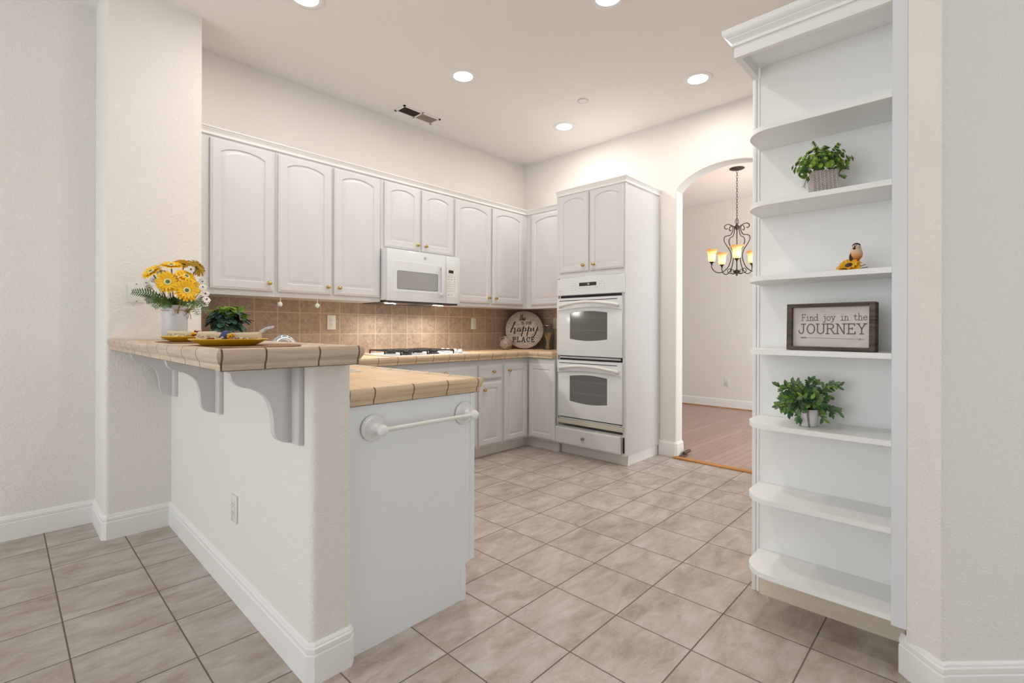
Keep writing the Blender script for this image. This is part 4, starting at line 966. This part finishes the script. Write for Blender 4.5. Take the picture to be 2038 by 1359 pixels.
# ================================================================== BAR SETTINGS
ZB = 1.078
def place_setting(cx, cy, rot, near):
    lab = 'near the pillar end of the bar' if near else 'near the flower vase'
    mb = MB(); mb.lathe([(0, .0005), (.178, .0005), (.181, .003), (.178, .0055), (0, .0055)], (cx+.050, cy+.01, ZB), (0, 0, 1), 40); solo('placemat', mb, M_MAT, 'round brown woven placemat on the bar ' + lab, 'placemat', 'placemats on the bar')
    z = ZB + .006; r = .118
    pr = [(0, .001), (.076, .0), (.080, .002), (.092, .007), (r-.004, .0185), (r, .0205), (r-.001, .0225), (r-.008, .022), (.088, .010), (.076, .006), (0, .005)]
    mb = MB(); mb.lathe(pr, (cx, cy, z), (0, 0, 1), 48); solo('dinner_plate', mb, M_YELLOW, 'yellow stoneware plate on the bar ' + lab, 'plate', 'yellow plates on the bar', sharp=60)
    t = thing('rolled_napkin', 'rolled beige napkin on the yellow plate ' + lab, 'napkin', (cx, cy, z), rot, 'rolled napkins on the plates')
    mb = MB(); L_ = .098
    for s_, rr in ((-1, .017), (1, .0165)):
        q = [(s_*L_*(i/6), 0, .029 - .002*math.sin(PI*i/6)) for i in range(7)]; rad = [.0115 + (rr-.0115)*min(1, i/2) for i in range(7)]; mb.tube(q, rad, 14)
    part('cloth_roll', mb, M_LINEN, t, world=False, sharp=60)
    mb = MB(); mb.loops([[Vector((-.112 + .02*math.sin(k*.9) + .1*k/10, -.018 - .03*(k/10), .014 + .010*abs(math.sin(k*1.3)) + h_)) for k in range(11)] for h_ in (0, .0018)] , closed=False, cap1=False)
    q = [(-.080, -.028, .036), (-.088, -.033, .028), (-.078, -.038, .022), (-.060, -.036, .026), (-.064, -.031, .034), (-.074, -.029, .029)]
    mb.tube(smooth(q, 4), .0028, 6); mb.tube(smooth([(-.078, -.04, .024), (-.05, -.045, .014), (-.02, -.046, .016), (.0, -.042, .028)], 4), .003, 6)
    part('folded_edge', mb, M_LINEN, t, world=False)
    mb = MB(); mb.ball((-.045, -.028, .018), .020, (1.6, .8, .55)); mb.ball((.050, -.028, .018), .018, (1.6, .8, .55)); part('printed_fold', mb, M_FLORAL, t, world=False, label='cloth printed with burgundy and olive flowers')
    mb = MB(); mb.lathe([(.0135, -.008), (.019, -.008), (.0205, 0), (.019, .008), (.0135, .008)], (-.012 if near else .02, 0, .029), (1, 0, 0), 16); mb.ball((-.014 if near else .02, -.015, .026), .012, (1, .5, 1)); part('napkin_ring', mb, M_NAVY if near else M_FLORAL, t, world=False)
    mb = MB()
    for k in range(6): mb.ball((.012 + .006*math.cos(k), -.021, .032 + .005*math.sin(k*1.7)), .0042)
    mb.tube([(.012, -.02, .034), (.024, -.026, .038), (.030, -.026, .030)], .0015, 6); part('gold_charm', mb, M_GOLD, t, world=False)
place_setting(.530, 1.815, R(-42), True)
place_setting(.575, 2.47, R(-42), False)

# vase
VX, VY = .645, 3.12
t = thing('flower_vase', 'grey-white stoneware crock vase with knob ears and twine bow on the bar', 'vase', (VX, VY, ZB))
b = MB(); b.lathe([(0, .0005), (.055, .0005), (.058, .004), (.0585, .150), (.0575, .158), (.061, .163), (.062, .182), (.060, .186), (.054, .186), (.054, .02), (0, .015)], (VX, VY, ZB), (0, 0, 1), 36); part('vase_body', b, M_VASE, t, sharp=50)
b = MB()
for a in (248, 68):
    dx, dy = math.cos(R(a)), math.sin(R(a)); b.ball((VX+dx*.061, VY+dy*.061, ZB+.160), .013, (1, 1, .8)); b.ball((VX+dx*.061, VY+dy*.061, ZB+.148), .010, (1, 1, 1.6))
part('ear', b, M_VASE, t)
b = MB(); b.tube([(VX+.0605*math.cos(k*2*PI/36), VY+.0605*math.sin(k*2*PI/36), ZB+.158+.002*math.sin(k*.5)) for k in range(36)], .0022, 6, closed=True)
q = Vector((VX+.056, VY-.030, ZB+.155))
for s_ in (-1, 1): b.tube(smooth([q, q+Vector((.006+.006*s_, -.008, .012)), q+Vector((.012+.012*s_, -.012, .002)), q+Vector((.004+.004*s_, -.006, -.004)), q], 4), .0018, 6); b.tube(smooth([q, q+Vector((.004+.004*s_, -.006, -.020)), q+Vector((.003+.007*s_, -.005, -.042))], 4), .0018, 6)
part('twine_bow', b, M_TWINE, t)

def basis(n, spin=0):
    n = Vector(n).normalized(); a = Vector((0, 0, 1)) if abs(n.z) < .95 else Vector((1, 0, 0)); x = a.cross(n).normalized(); y = n.cross(x)
    c, s_ = math.cos(spin), math.sin(spin); X = x*c + y*s_; Y = -x*s_ + y*c; M = Matrix.Identity(4)
    for i in range(3): M[i][0] = X[i]; M[i][1] = Y[i]; M[i][2] = n[i]
    return M
def petal(mb, M, ang, L_, wd, lift, droop, r_in=.01, mat=None):
    c, s_ = math.cos(ang), math.sin(ang); rows = []
    for i, (f, wf) in enumerate(((0, .35), (.35, .85), (.7, 1.0), (.92, .62), (1.0, .12))):
        r = r_in + (L_-r_in)*f; z = lift*f - droop*f*f
        for sd in (-1, 0, 1):
            w_ = sd*wd/2*wf; rows.append(mb.p(M @ Vector((c*r - s_*w_, s_*r + c*w_, z + (0.0 if sd == 0 else .0028*wf)))))
    for i in range(4):
        for j in range(2): a = i*3+j; mb.face((rows[a], rows[a+1], rows[a+4], rows[a+3]), mat)
def gerbera(c, n, r, label, back=False, white=False, foot=None, cat='flower', grp='yellow gerberas in the vase'):
    c = Vector(c); t = thing('gerbera_daisy' if not white else 'white_daisy', label, cat, c, 0, grp)
    M = Matrix.Translation(c) @ basis(n, random.random()); mb = MB(); N = 20 if not white else 9
    for k in range(N): petal(mb, M, 2*PI*k/N + random.uniform(-.05, .05), r*random.uniform(.9, 1.05), r*(.25 if not white else .5), r*random.uniform(.04, .16), r*(.28 if back else .12), r*.2)
    if not white:
        for k in range(N-4): petal(mb, M @ Matrix.Translation((0, 0, .003)), 2*PI*(k+.5)/(N-4), r*random.uniform(.72, .82), r*.20, r*random.uniform(.14, .24), r*.06, r*.18)
    part('petals', mb, M_WPETAL if white else (M_PETALBACK if back else M_PETAL), t, normals=False, sharp=60)
    mb = MB()
    if not white: mb.lathe([(r*.30, .001), (r*.27, .009), (r*.18, .009), (0, .006)], M @ Vector((0, 0, 0)), n, 18, 0)
    rc_ = .17 if not white else .13
    mb.lathe([(0, .011), (r*rc_*.6, .0115), (r*rc_, .009), (r*rc_*1.05, .004)], M @ Vector((0, 0, 0)), n, 14, 1 if not white else 2)
    part('flower_centre', mb, [M_FRING, M_FCENTER, flat('dark_stamen', (60, 60, 30), .8)], t)
    f0 = Vector(foot) if foot else Vector((VX + (c.x-VX)*.15, VY + (c.y-VY)*.15, ZB+.10)); mid = (c+f0)/2 + Vector((0, 0, .02)) - Vector(n).normalized()*.02
    mb = MB(); mb.tube(smooth([f0, mid, c - Vector(n).normalized()*.004], 5), .0035 if not white else .0016, 7); part('stem', mb, M_FSTEM, t); return t
tc_ = Vector((-.20, -.97, .05))
def at(px, py, d):
    return fw*d + rt*d*(px-1019)/FPX + up*d*(HOR-py)/FPX + Vector((0, 0, CAM_H))
gerbera(at(334, 561, 2.50), tc_ + Vector((-.05, 0, .12)), .060, 'big yellow gerbera facing forward, centre left of the bouquet')
gerbera(at(371, 578, 2.48), tc_ + Vector((.25, 0, .05)), .058, 'big yellow gerbera facing forward, lowest in the bouquet')
gerbera(at(370, 551, 2.56), tc_*.6 + Vector((.35, 0, .55)), .056, 'yellow gerbera tilted upward, right of the bouquet centre')
gerbera(at(341, 529, 2.58), tc_*.35 + Vector((0, .0, .9)), .058, 'yellow gerbera facing up, topmost in the bouquet')
gerbera(at(302, 541, 2.54), tc_*.30 + Vector((-.6, .0, .65)), .055, 'yellow gerbera leaning left, leftmost in the bouquet')
gerbera(at(366, 526, 2.66), Vector((.25, .25, .9)), .050, 'yellow gerbera seen edge-on behind the topmost bloom')
gerbera(at(392, 533, 2.62), Vector((.70, .25, .55)), .055, 'yellow gerbera turned away, at the right top of the bouquet', back=True)
gerbera(at(391, 572, 2.60), tc_*.5 + Vector((.7, 0, .1)), .040, 'small yellow gerbera half hidden behind the lowest bloom')
wl = [(404, 572), (409, 585), (402, 592), (411, 596), (397, 603), (402, 560), (318, 541), (292, 563), (306, 556), (380, 536), (296, 572), (407, 604), (328, 545)]
for i, (a, c) in enumerate(wl):
    gerbera(at(a, c, 2.58 + .03*(i % 3)), tc_ + Vector((random.uniform(-.6, .6), 0, random.uniform(-.2, .6))), .021, 'small white daisy between the yellow gerberas in the vase', white=True, grp='small white daisies in the vase')
def fern(tip_px, tip_py, d, droop, label):
    tip = at(tip_px, tip_py, d); foot = Vector((VX + (tip.x-VX)*.15, VY + (tip.y-VY)*.2 - .01, ZB + .17)); mid = (tip+foot)/2 + Vector((0, -.01, droop))
    P = smooth([foot, mid, tip], 9); mb = MB(); mb.tube(P, .0014, 5)
    n_ = len(P)
    for i in range(3, n_-1):
        tg = (P[i+1]-P[i]).normalized(); sd = tg.cross(Vector((0.1, -1, .25))).normalized(); L_ = .026*math.sin(PI*(.15+.8*(i/n_)))+.006
        for s_ in (-1, 1):
            a = P[i]; e = a + sd*s_*L_ + tg*L_*.5; nn = Vector((.1, -.9, .3)).normalized()*.001; w_ = tg*L_*.17
            i0 = [mb.p(v) for v in (a - w_*.4, a + w_*.6, (a+e)/2 + w_ + nn, e, (a+e)/2 - w_*.6 + nn)]; mb.face(i0)
    solo('fern_frond', mb, M_FERN, label, 'fern', 'fern fronds around the vase rim', normals=False)
fern(262, 581, 2.52, .03, 'green fern frond reaching far left from the vase')
fern(291, 600, 2.48, .035, 'green fern frond drooping left, in the middle of the left side')
fern(306, 612, 2.44, .04, 'green fern frond hanging over the left vase rim')
fern(394, 627, 2.44, .05, 'green fern frond hanging down right of the vase')
fern(322, 612, 2.46, .03, 'short green fern frond at the front left vase rim')
fern(414, 622, 2.56, .055, 'green fern frond drooping furthest right of the vase')
def broad(mb, a, dirv, L_, W_, up_, mat=None, bend=.15, seg=4, pw=.8):
    """a leaf from a along dirv, centre fold, pointed tip"""
    d = Vector(dirv).normalized(); sd = d.cross(Vector(up_)); sd = sd.normalized() if sd.length > 1e-4 else d.orthogonal().normalized(); nn = sd.cross(d); idx = []
    for i in range(seg+1):
        f = i/seg; w_ = W_/2*math.sin(PI*min(1, f*.88+.08))**pw if i < seg else W_*(.02 if pw > .6 else .22); c = Vector(a) + d*L_*f - nn*bend*L_*f*f
        for k in (-1, 0, 1): idx.append(mb.p(c + sd*w_*k + nn*(abs(k)*W_*.10)))
    for i in range(seg):
        for j in range(2): q = i*3+j; mb.face((idx[q], idx[q+1], idx[q+4], idx[q+3]), mat)
b = MB()
for k in range(24):
    a = 2*PI*k/24; broad(b, (VX+.03*math.cos(a), VY+.03*math.sin(a), ZB+.175), (math.cos(a), math.sin(a), 1.1), random.uniform(.06, .10), .026, (0, 0, 1))
solo('green_foliage', b, M_FERN, 'tuft of broad green leaves filling the mouth of the vase', 'foliage', kind='stuff', normals=False)

# ================================================================== POTTED PLANTS
# dark trailing plant on the back counter
PX, PY = .985, 3.42
t = thing('potted_plant', 'dark green heart-leaf plant in a pot behind the yellow plates', 'plant', (PX, PY, ZC))
b = MB(); b.lathe([(0, .0005), (.05, .0005), (.062, .12), (.065, .12), (.065, .13), (.058, .13), (.055, .115), (0, .115)], (PX, PY, ZC), (0, 0, 1), 24); part('pot', b, M_TAUPE, t)
b = MB(); rnd = random.Random(3)
for k in range(140):
    a = rnd.uniform(0, 2*PI); e = rnd.uniform(.0, 1.35); r = rnd.uniform(.045, .100)
    p = Vector((PX + r*math.cos(a)*math.cos(e)*1.05, PY + r*math.sin(a)*math.cos(e), ZC + .255 + r*1.05*math.sin(e) - .04*(1-math.sin(e))*rnd.random()*2))
    d = Vector((math.cos(a), math.sin(a), rnd.uniform(-.9, .3))); mt = 1 if (p.z > ZC+.325 and rnd.random() < .75) else 0
    broad(b, p, d, rnd.uniform(.042, .056), rnd.uniform(.040, .050), (0, 0, 1), mt, .3, 4, .6)
for px_, py_, dx in ((478, 613, 1), (484, 628, 1), (460, 616, -1), (425, 628, -1), (440, 618, -.3)): broad(b, at(px_-4*dx, py_+4, 3.1), rt*dx + Vector((0, 0, .25 if dx > 0 else .1)), .048, .045, (.2, -1, .4), 1, .15, 4, .65)
fo = part('foliage', b, [M_LEAF3, M_LEAF3L], t, kind='stuff', normals=False)
b = MB()
for k in range(9):
    a = 2*PI*k/9; b.tube(smooth([(PX, PY, ZC+.11), (PX+.03*math.cos(a), PY+.03*math.sin(a), ZC+.19), (PX+.075*math.cos(a), PY+.075*math.sin(a), ZC+.24)], 4), .0018, 5)
part('stems', b, M_STEM, t)

# leafy succulent in herringbone pot
P1 = Vector((2.138, .415, SHZ[1]))
t = thing('potted_plant', 'bushy green rosette plant in a herringbone square pot on an upper bookcase shelf', 'plant', P1, R(24))
b = MB(); s0, s1, hh = .036, .0425, .088
b.loops([[Vector((x*s, y*s, z)) for x, y in ((-1,-1),(1,-1),(1,1),(-1,1))] for s, z in ((s0, .0005), (s1, hh), (s1-.005, hh), (s1-.006, hh-.015))], cap0=True); part('herringbone_band', b, M_HERR, t, world=False)
b = MB(); b.box((-.036, -.036, hh-.022), (.036, .036, hh-.010)); part('moss', b, M_SOIL, t, world=False)
b = MB(); rnd = random.Random(11)
def rosette(c, n, r, lime):
    M = Matrix.Translation(c) @ basis(n, rnd.random()*3)
    for k in range(6): a = k*PI/3; q = M.to_3x3() @ Vector((math.cos(a), math.sin(a), .35)); broad(b, c, q, r, r*1.0, M.to_3x3() @ Vector((0, 0, 1)), 0, .1, 3, .5)
    for k in range(4): a = k*PI/2+.4; q = M.to_3x3() @ Vector((math.cos(a), math.sin(a), .9)); broad(b, c + Vector(n).normalized()*.002, q, r*.65, r*.65, M.to_3x3() @ Vector((0, 0, 1)), 1 if lime else 0, .05, 3, .5)
for k in range(230):
    a = rnd.uniform(0, 2*PI); e = rnd.uniform(-.25, 1.5); n = Vector((math.cos(a)*math.cos(e), math.sin(a)*math.cos(e), math.sin(e)))
    c = Vector((0, 0, .108)) + Vector((n.x*.084, n.y*.092, n.z*.068))*rnd.uniform(.5, 1.08); rosette(c, n, rnd.uniform(.008, .0125), rnd.random() < .75)
def sprig(p0, p1, k=7, L_=.014, mats=(0, 1), up_=(0, 0, 1), W_=.6):
    P = smooth([p0, (Vector(p0)+Vector(p1))/2 + Vector((0, 0, .008)), p1], k); b.tube(P, .0010, 5, 2)
    for i in range(2, len(P)):
        tg = (P[i]-P[i-1]).normalized(); sd = tg.cross(Vector((-1, -.2, .1))).normalized()
        for s_ in (-1, 1): broad(b, P[i], sd*s_ + tg*.8, L_*(1-.4*i/len(P)), L_*W_, up_, mats[(i + (s_ > 0)) % 2], .1, 3)
inv = MATW[t.name].inverted()
def loc1(px, py, d): return inv @ at(px, py, d)
dd = (P1 - Vector((0, 0, CAM_H))).dot(fw)
for a, c, e, f in ((1637, 322, 1618, 285), (1650, 322, 1669, 288), (1615, 340, 1592, 326), (1668, 345, 1688, 334), (1610, 352, 1600, 372), (1612, 345, 1593, 342), (1662, 352, 1681, 352)): sprig(loc1(a, c, dd), loc1(e, f, dd-.02), 5, .015, (0, 0) if e < 1620 else (1, 0))
part('foliage', b, [M_EUC, M_EUCLIGHT, M_STEM], t, world=False, kind='stuff', normals=False)

# leafy plant in the marbled pot
P2 = Vector((2.145, .466, SHZ[4]))
t = thing('potted_plant', 'spreading green leafy plant in a round white marbled pot on a lower bookcase shelf', 'plant', P2)
b = MB(); b.lathe([(0, .0005), (.030, .0005), (.0345, .004), (.0375, .03), (.0385, .062), (.037, .066), (.034, .064), (.033, .052), (0, .05)], P2, (0, 0, 1), 30); part('pot', b, M_MARBLE, t, sharp=50)
b = MB(); rnd = random.Random(21); dd = (P2 - Vector((0, 0, CAM_H))).dot(fw)
def stem(p0, p1, n_=5, L_=.030, sag=.012):
    P = smooth([p0, (Vector(p0)+Vector(p1))/2 + Vector((0, 0, sag)), p1], n_); b.tube(P, .0012, 5, 2)
    for i in range(2, len(P)):
        tg = (P[i]-P[i-1]).normalized()
        for s_ in range(2):
            sd = tg.cross(Vector((rnd.uniform(-1, 1), rnd.uniform(-1, 1), rnd.uniform(-1, 1)))).normalized()
            broad(b, P[i], sd + tg*.9, L_*rnd.uniform(.7, 1.05), L_*.42, (-.7, -.4, .6), 1 if rnd.random() < .28 else 0, .15, 4)
for k in range(34):
    a = rnd.uniform(0, 2*PI); e = rnd.uniform(-.1, 1.4); L_ = rnd.uniform(.07, .115)
    n = Vector((math.cos(a)*math.cos(e)*.95, math.sin(a)*math.cos(e)*1.05, math.sin(e)*1.05))
    stem(P2 + Vector((0, 0, .055)), P2 + Vector((0, 0, .055)) + n*L_, 4, .030)
for px_, py_ in ((1545, 768), (1560, 766), (1556, 812), (1550, 806), (1670, 768), (1660, 764), (1655, 822), (1585, 764), (1570, 822), (1612, 757), (1640, 834), (1588, 832)):
    stem(P2 + Vector((0, 0, .06)), at(px_, py_, dd-.03), 5, .028, .02)
part('foliage', b, [M_LEAF2, M_LEAF2L, M_STEM], t, kind='stuff', normals=False)

# ================================================================== FRAMED SIGN ON THE BOOKCASE
sf = frame((2.116, .531, SHZ[3]+.0012), (-.125, -1, 0), (0.03, -.00375, 1)); FW, FH = .286, .176
t = thing('framed_sign', 'rectangular barn-wood framed sign reading Find joy in the JOURNEY', 'sign', (2.11, .39, SHZ[3]))
for a, c in (((0, 0, -.040), (.018, FH, 0)), ((FW-.018, 0, -.040), (FW, FH, 0)), ((.018, 0, -.040), (FW-.018, .014, 0)), ((.018, FH-.014, -.040), (FW-.018, FH, 0))):
    b = MB(sf); b.box(a, c, ch=.0012); part('frame_strip', b, M_BARN, t)
b = MB(sf)
for k in range(34): b.box((FW-.0002, .004+.005*k, -.039), (FW+.0006, .0065+.005*k, -.002))
part('ribbed_edge', b, M_BARN, t)
b = MB(sf); b.box((.017, .012, -.022), (FW-.017, FH-.012, -.016)); part('board', b, M_BOARD, t)
R3 = sf.to_3x3(); fr_ = (sf @ Vector((0, 0, -.0156)), R3 @ Vector((1, 0, 0)), R3 @ Vector((0, 1, 0)), R3 @ Vector((0, 0, 1)))
b = MB(); s1 = 'Find joy in the'; h1 = .024; sx = .215/width(s1, h1); write(b, s1, fr_, .046, .112, h1, .0022, G, sx)
s2 = 'JOURNEY'; h2 = .036; sx = .225/width(s2, h2); write(b, s2, fr_, .034, .063, h2, .0038, G, sx)
b.ribbon([(.070, .047), (.238, .044)], .0011, fr_)
for k in range(5): b.ribbon([(.050+.004*k, .0475), (.046+.004*k, .0505)], .0010, fr_); b.ribbon([(.050+.004*k, .0475), (.046+.004*k, .0445)], .0010, fr_)
b.ribbon([(.046, .0475), (.068, .047)], .0016, fr_); b.ribbon([(.236, .0465), (.252, .0438), (.236, .0415), (.240, .044), (.236, .0465)], .0008, fr_)
part('lettering', b, M_INK, t, normals=False, sharp=80)

# ================================================================== BIRD ON SUNFLOWER
BP = Vector((2.12, .318, SHZ[2])); cdir = Vector((-BP.x, -BP.y, 0)).normalized(); cr = r0
t = thing('bird_figurine', 'small painted bird figurine perched on a yellow sunflower', 'figurine', BP)
def L(a, bb_, z): return BP + cr*a - fw*bb_*(-1) * -1 + Vector((0, 0, z))
fc = BP + cr*(-.012) + Vector((0, 0, .020)); n = (cdir*.55 + cr*(-.30) + Vector((0, 0, .75))).normalized()
b = MB(); M = Matrix.Translation(fc) @ basis(n)
for k in range(15): petal(b, M, 2*PI*k/15, .040*random.uniform(.9, 1.1), .017, .010, .014, .008)
for k in range(12): petal(b, M @ Matrix.Translation((0, 0, .002)), 2*PI*(k+.5)/12, .030, .014, .012, .006, .007)
part('sunflower_petals', b, flat('sunflower_yellow', (232, 172, 20), .5), t, normals=False)
b = MB(); b.ball(fc + n*.002, .013, (1, 1, .5), rot=basis(n).to_3x3()); part('sunflower_centre', b, M_BROWN, t)
b = MB(); bp0 = BP + Vector((0, 0, .004))
for a, c in ((.035, .01), (-.04, .0), (.02, -.02)): broad(b, BP + cr*a*.3 + Vector((0, 0, .004)), cr*a*20 + cdir*.2 + Vector((0, 0, .25)), .040, .022, (0, 0, 1))
broad(b, fc - n*.004, -n + Vector((0, 0, -.3)), .018, .02, (1, 0, 0)); part('green_leaves', b, M_FERN, t, normals=False)
bc = BP + cr*.014 + Vector((0, 0, .064))
ax = (Vector((0, 0, 1)) - cr*.0 + cdir*.15).normalized()
b = MB(); b.lathe([(0, -.026), (.010, -.023), (.018, -.012), (.0195, 0), (.017, .012), (.0145, .020), (.0125, .028), (.008, .034), (0, .0365)], bc, ax, 20); bo = part('body', b, M_BIRDBODY, t, sharp=80)
b = MB(); hd = bc + ax*.0265; b.ball(hd + Vector((0, 0, .002)) - cdir*.003, .0132, (1, 1, .85)); part('cap', b, M_BROWN, t)
b = MB(); b.ball(hd + cdir*.0105 + cr*.003 - Vector((0, 0, .004)), .0085, (1, 1, .7)); part('cheek', b, flat('cream_cheek', (226, 206, 180), .6), t)
b = MB(); b.ball(hd + cdir*.009 - cr*.008 - Vector((0, 0, .008)), .0045); b.lathe([(.003, 0), (0, .008)], hd + cdir*.012 - cr*.005 - Vector((0, 0, .001)), cdir - cr*.4, 8); b.ball(hd + cdir*.0115 + cr*.001 + Vector((0, 0, .0025)), .0018); part('beak_and_bib', b, M_BROWN, t)
b = MB(); broad(b, bc - cr*.012 + Vector((0, 0, .010)), -cr*.35 + Vector((0, 0, -1)) + cdir*.1, .036, .012, cdir); broad(b, bc - cr*.014 + Vector((0, 0, -.012)), -cr*.5 + Vector((0, 0, -1)), .016, .008, cdir); part('wing', b, M_BROWN, t, normals=False)

# ================================================================== CHANDELIER
CX, CY = 5.9, 2.0; CZ = 1.785
t = thing('chandelier', 'dark iron chandelier with amber glass shades in the dining room', 'chandelier', (CX, CY, CZ))
b = MB(); b.lathe([(0, -.022), (.02, -.022), (.075, -.008), (.082, -.003), (.082, 0), (0, 0)], (CX, CY, H-.0005), (0, 0, 1), 28); part('canopy', b, M_BRONZE, t, sharp=50)
b = MB(); z = H-.02; k = 0; ztop = 2.405
while z > ztop:
    rr = .0085; L_ = .034; c0 = z - L_/2; u = Vector((1, 0, 0)) if k % 2 else Vector((0, 1, 0)); P = []
    for i in range(12): a = 2*PI*i/12; P.append(Vector((CX, CY, c0)) + u*rr*math.cos(a) + Vector((0, 0, 1))*(L_/2+.003)*math.sin(a))
    b.tube(P, .0022, 5, closed=True); z -= L_-.003; k += 1
part('chain', b, M_BRONZE, t)
b = MB(); b.tube([(CX, CY, CZ+.06), (CX, CY, 2.34)], .006, 10); b.lathe([(0, 0), (.008, .004), (.012, .016), (.008, .026), (.030, .040), (.040, .052), (.030, .064), (.012, .074), (0, .08)], (CX, CY, CZ-.018), (0, 0, 1), 18)
b.lathe([(0, -.03), (.010, -.022), (.024, .0), (.026, .018), (.014, .034), (.008, .05), (0, .055)], (CX, CY, 2.325), (0, 0, 1), 16)
P = [Vector((CX, CY, 2.40)) + cr*.020*math.cos(2*PI*i/14) + Vector((0, 0, .030*math.sin(2*PI*i/14))) for i in range(14)]; b.tube(P, .0035, 6, closed=True); part('centre_column', b, M_BRONZE, t, sharp=50)
base_a = math.atan2(-CY, -CX)
for k in range(5):
    a = base_a + k*2*PI/5; e = Vector((math.cos(a), math.sin(a), 0)); C0 = Vector((CX, CY, 0))
    def q(r, z): return C0 + e*r + Vector((0, 0, z))
    mb = MB()
    # lower arm: from the cup down and in, then up the lyre-shaped frame to the top scroll
    arm = [q(.280, 1.905), (q(.278, 1.865)), q(.245, 1.822), q(.195, 1.806), q(.145, 1.822), q(.098, 1.870), q(.070, 1.940), q(.062, 2.005), q(.078, 2.070), q(.118, 2.130), q(.142, 2.180), q(.138, 2.218), q(.110, 2.236), q(.078, 2.240), q(.058, 2.262), q(.044, 2.300), q(.046, 2.340), q(.070, 2.362), q(.108, 2.368), q(.134, 2.352), q(.136, 2.328), q(.118, 2.314), q(.104, 2.322)]
    mb.tube(smooth(arm, 4), .0052, 8)
    sc = [q(.012, 1.800), q(.060, 1.796), q(.095, 1.806), (q(.104, 1.830)), q(.090, 1.850), q(.066, 1.848), q(.058, 1.828), q(.072, 1.820)]; mb.tube(smooth(sc, 4), .004, 7)
    mb.lathe([(.006, -.03), (.010, -.012), (.022, .002), (.028, .010), (.010, .012), (0, .012)], q(.280, 1.925), (0, 0, 1), 14)
    armo = part('arm', mb, M_BRONZE, t, sharp=60)
    mb = MB(); n_ = 24; rows = []
    for r_, z_, wv in ((.022, 0, 0), (.036, .006, 0), (.042, .030, 0), (.043, .070, 0), (.048, .105, .0), (.060, .128, .05), (.072, .140, .10), (.070, .1415, .10), (.057, .126, .05), (.044, .100, 0), (.039, .060, 0), (.036, .012, 0)):
        rows.append([q(.280, 1.936 + z_ + (wv*.05*math.cos(4*2*PI*i/n_)) * 1.0) + Vector((math.cos(2*PI*i/n_), math.sin(2*PI*i/n_), 0))*r_*(1+wv*math.cos(4*2*PI*i/n_)) for i in range(n_)])
    mb.loops(rows, cap1=False); part('bulb_shade', mb, M_SHADE, armo, sharp=70)
    pl_ = bpy.data.lights.new('chandelier_bulb_light', 'POINT'); pl_.energy = 1.8; pl_.color = (1, .9, .78); pl_.shadow_soft_size = .022
    po = bpy.data.objects.new('chandelier_bulb_light', pl_); COL.objects.link(po); po.location = q(.280, 2.045)


# door stop beside the arch
t = thing('door_stop', 'dark brown rubber door stop at the end of the wooden threshold', 'door stop', (4.26, 1.885, 0))
b = MB(); b.box((4.170, 1.872, .0005), (4.29, 1.908, .016), ch=.004); part('base', b, M_RUBBER, t)
b = MB(); b.tube([(4.235, 1.888, .030), (4.30, 1.884, .034), (4.345, 1.882, .036)], [.012, .0155, .014], 14); part('bumper', b, M_RUBBER, t)
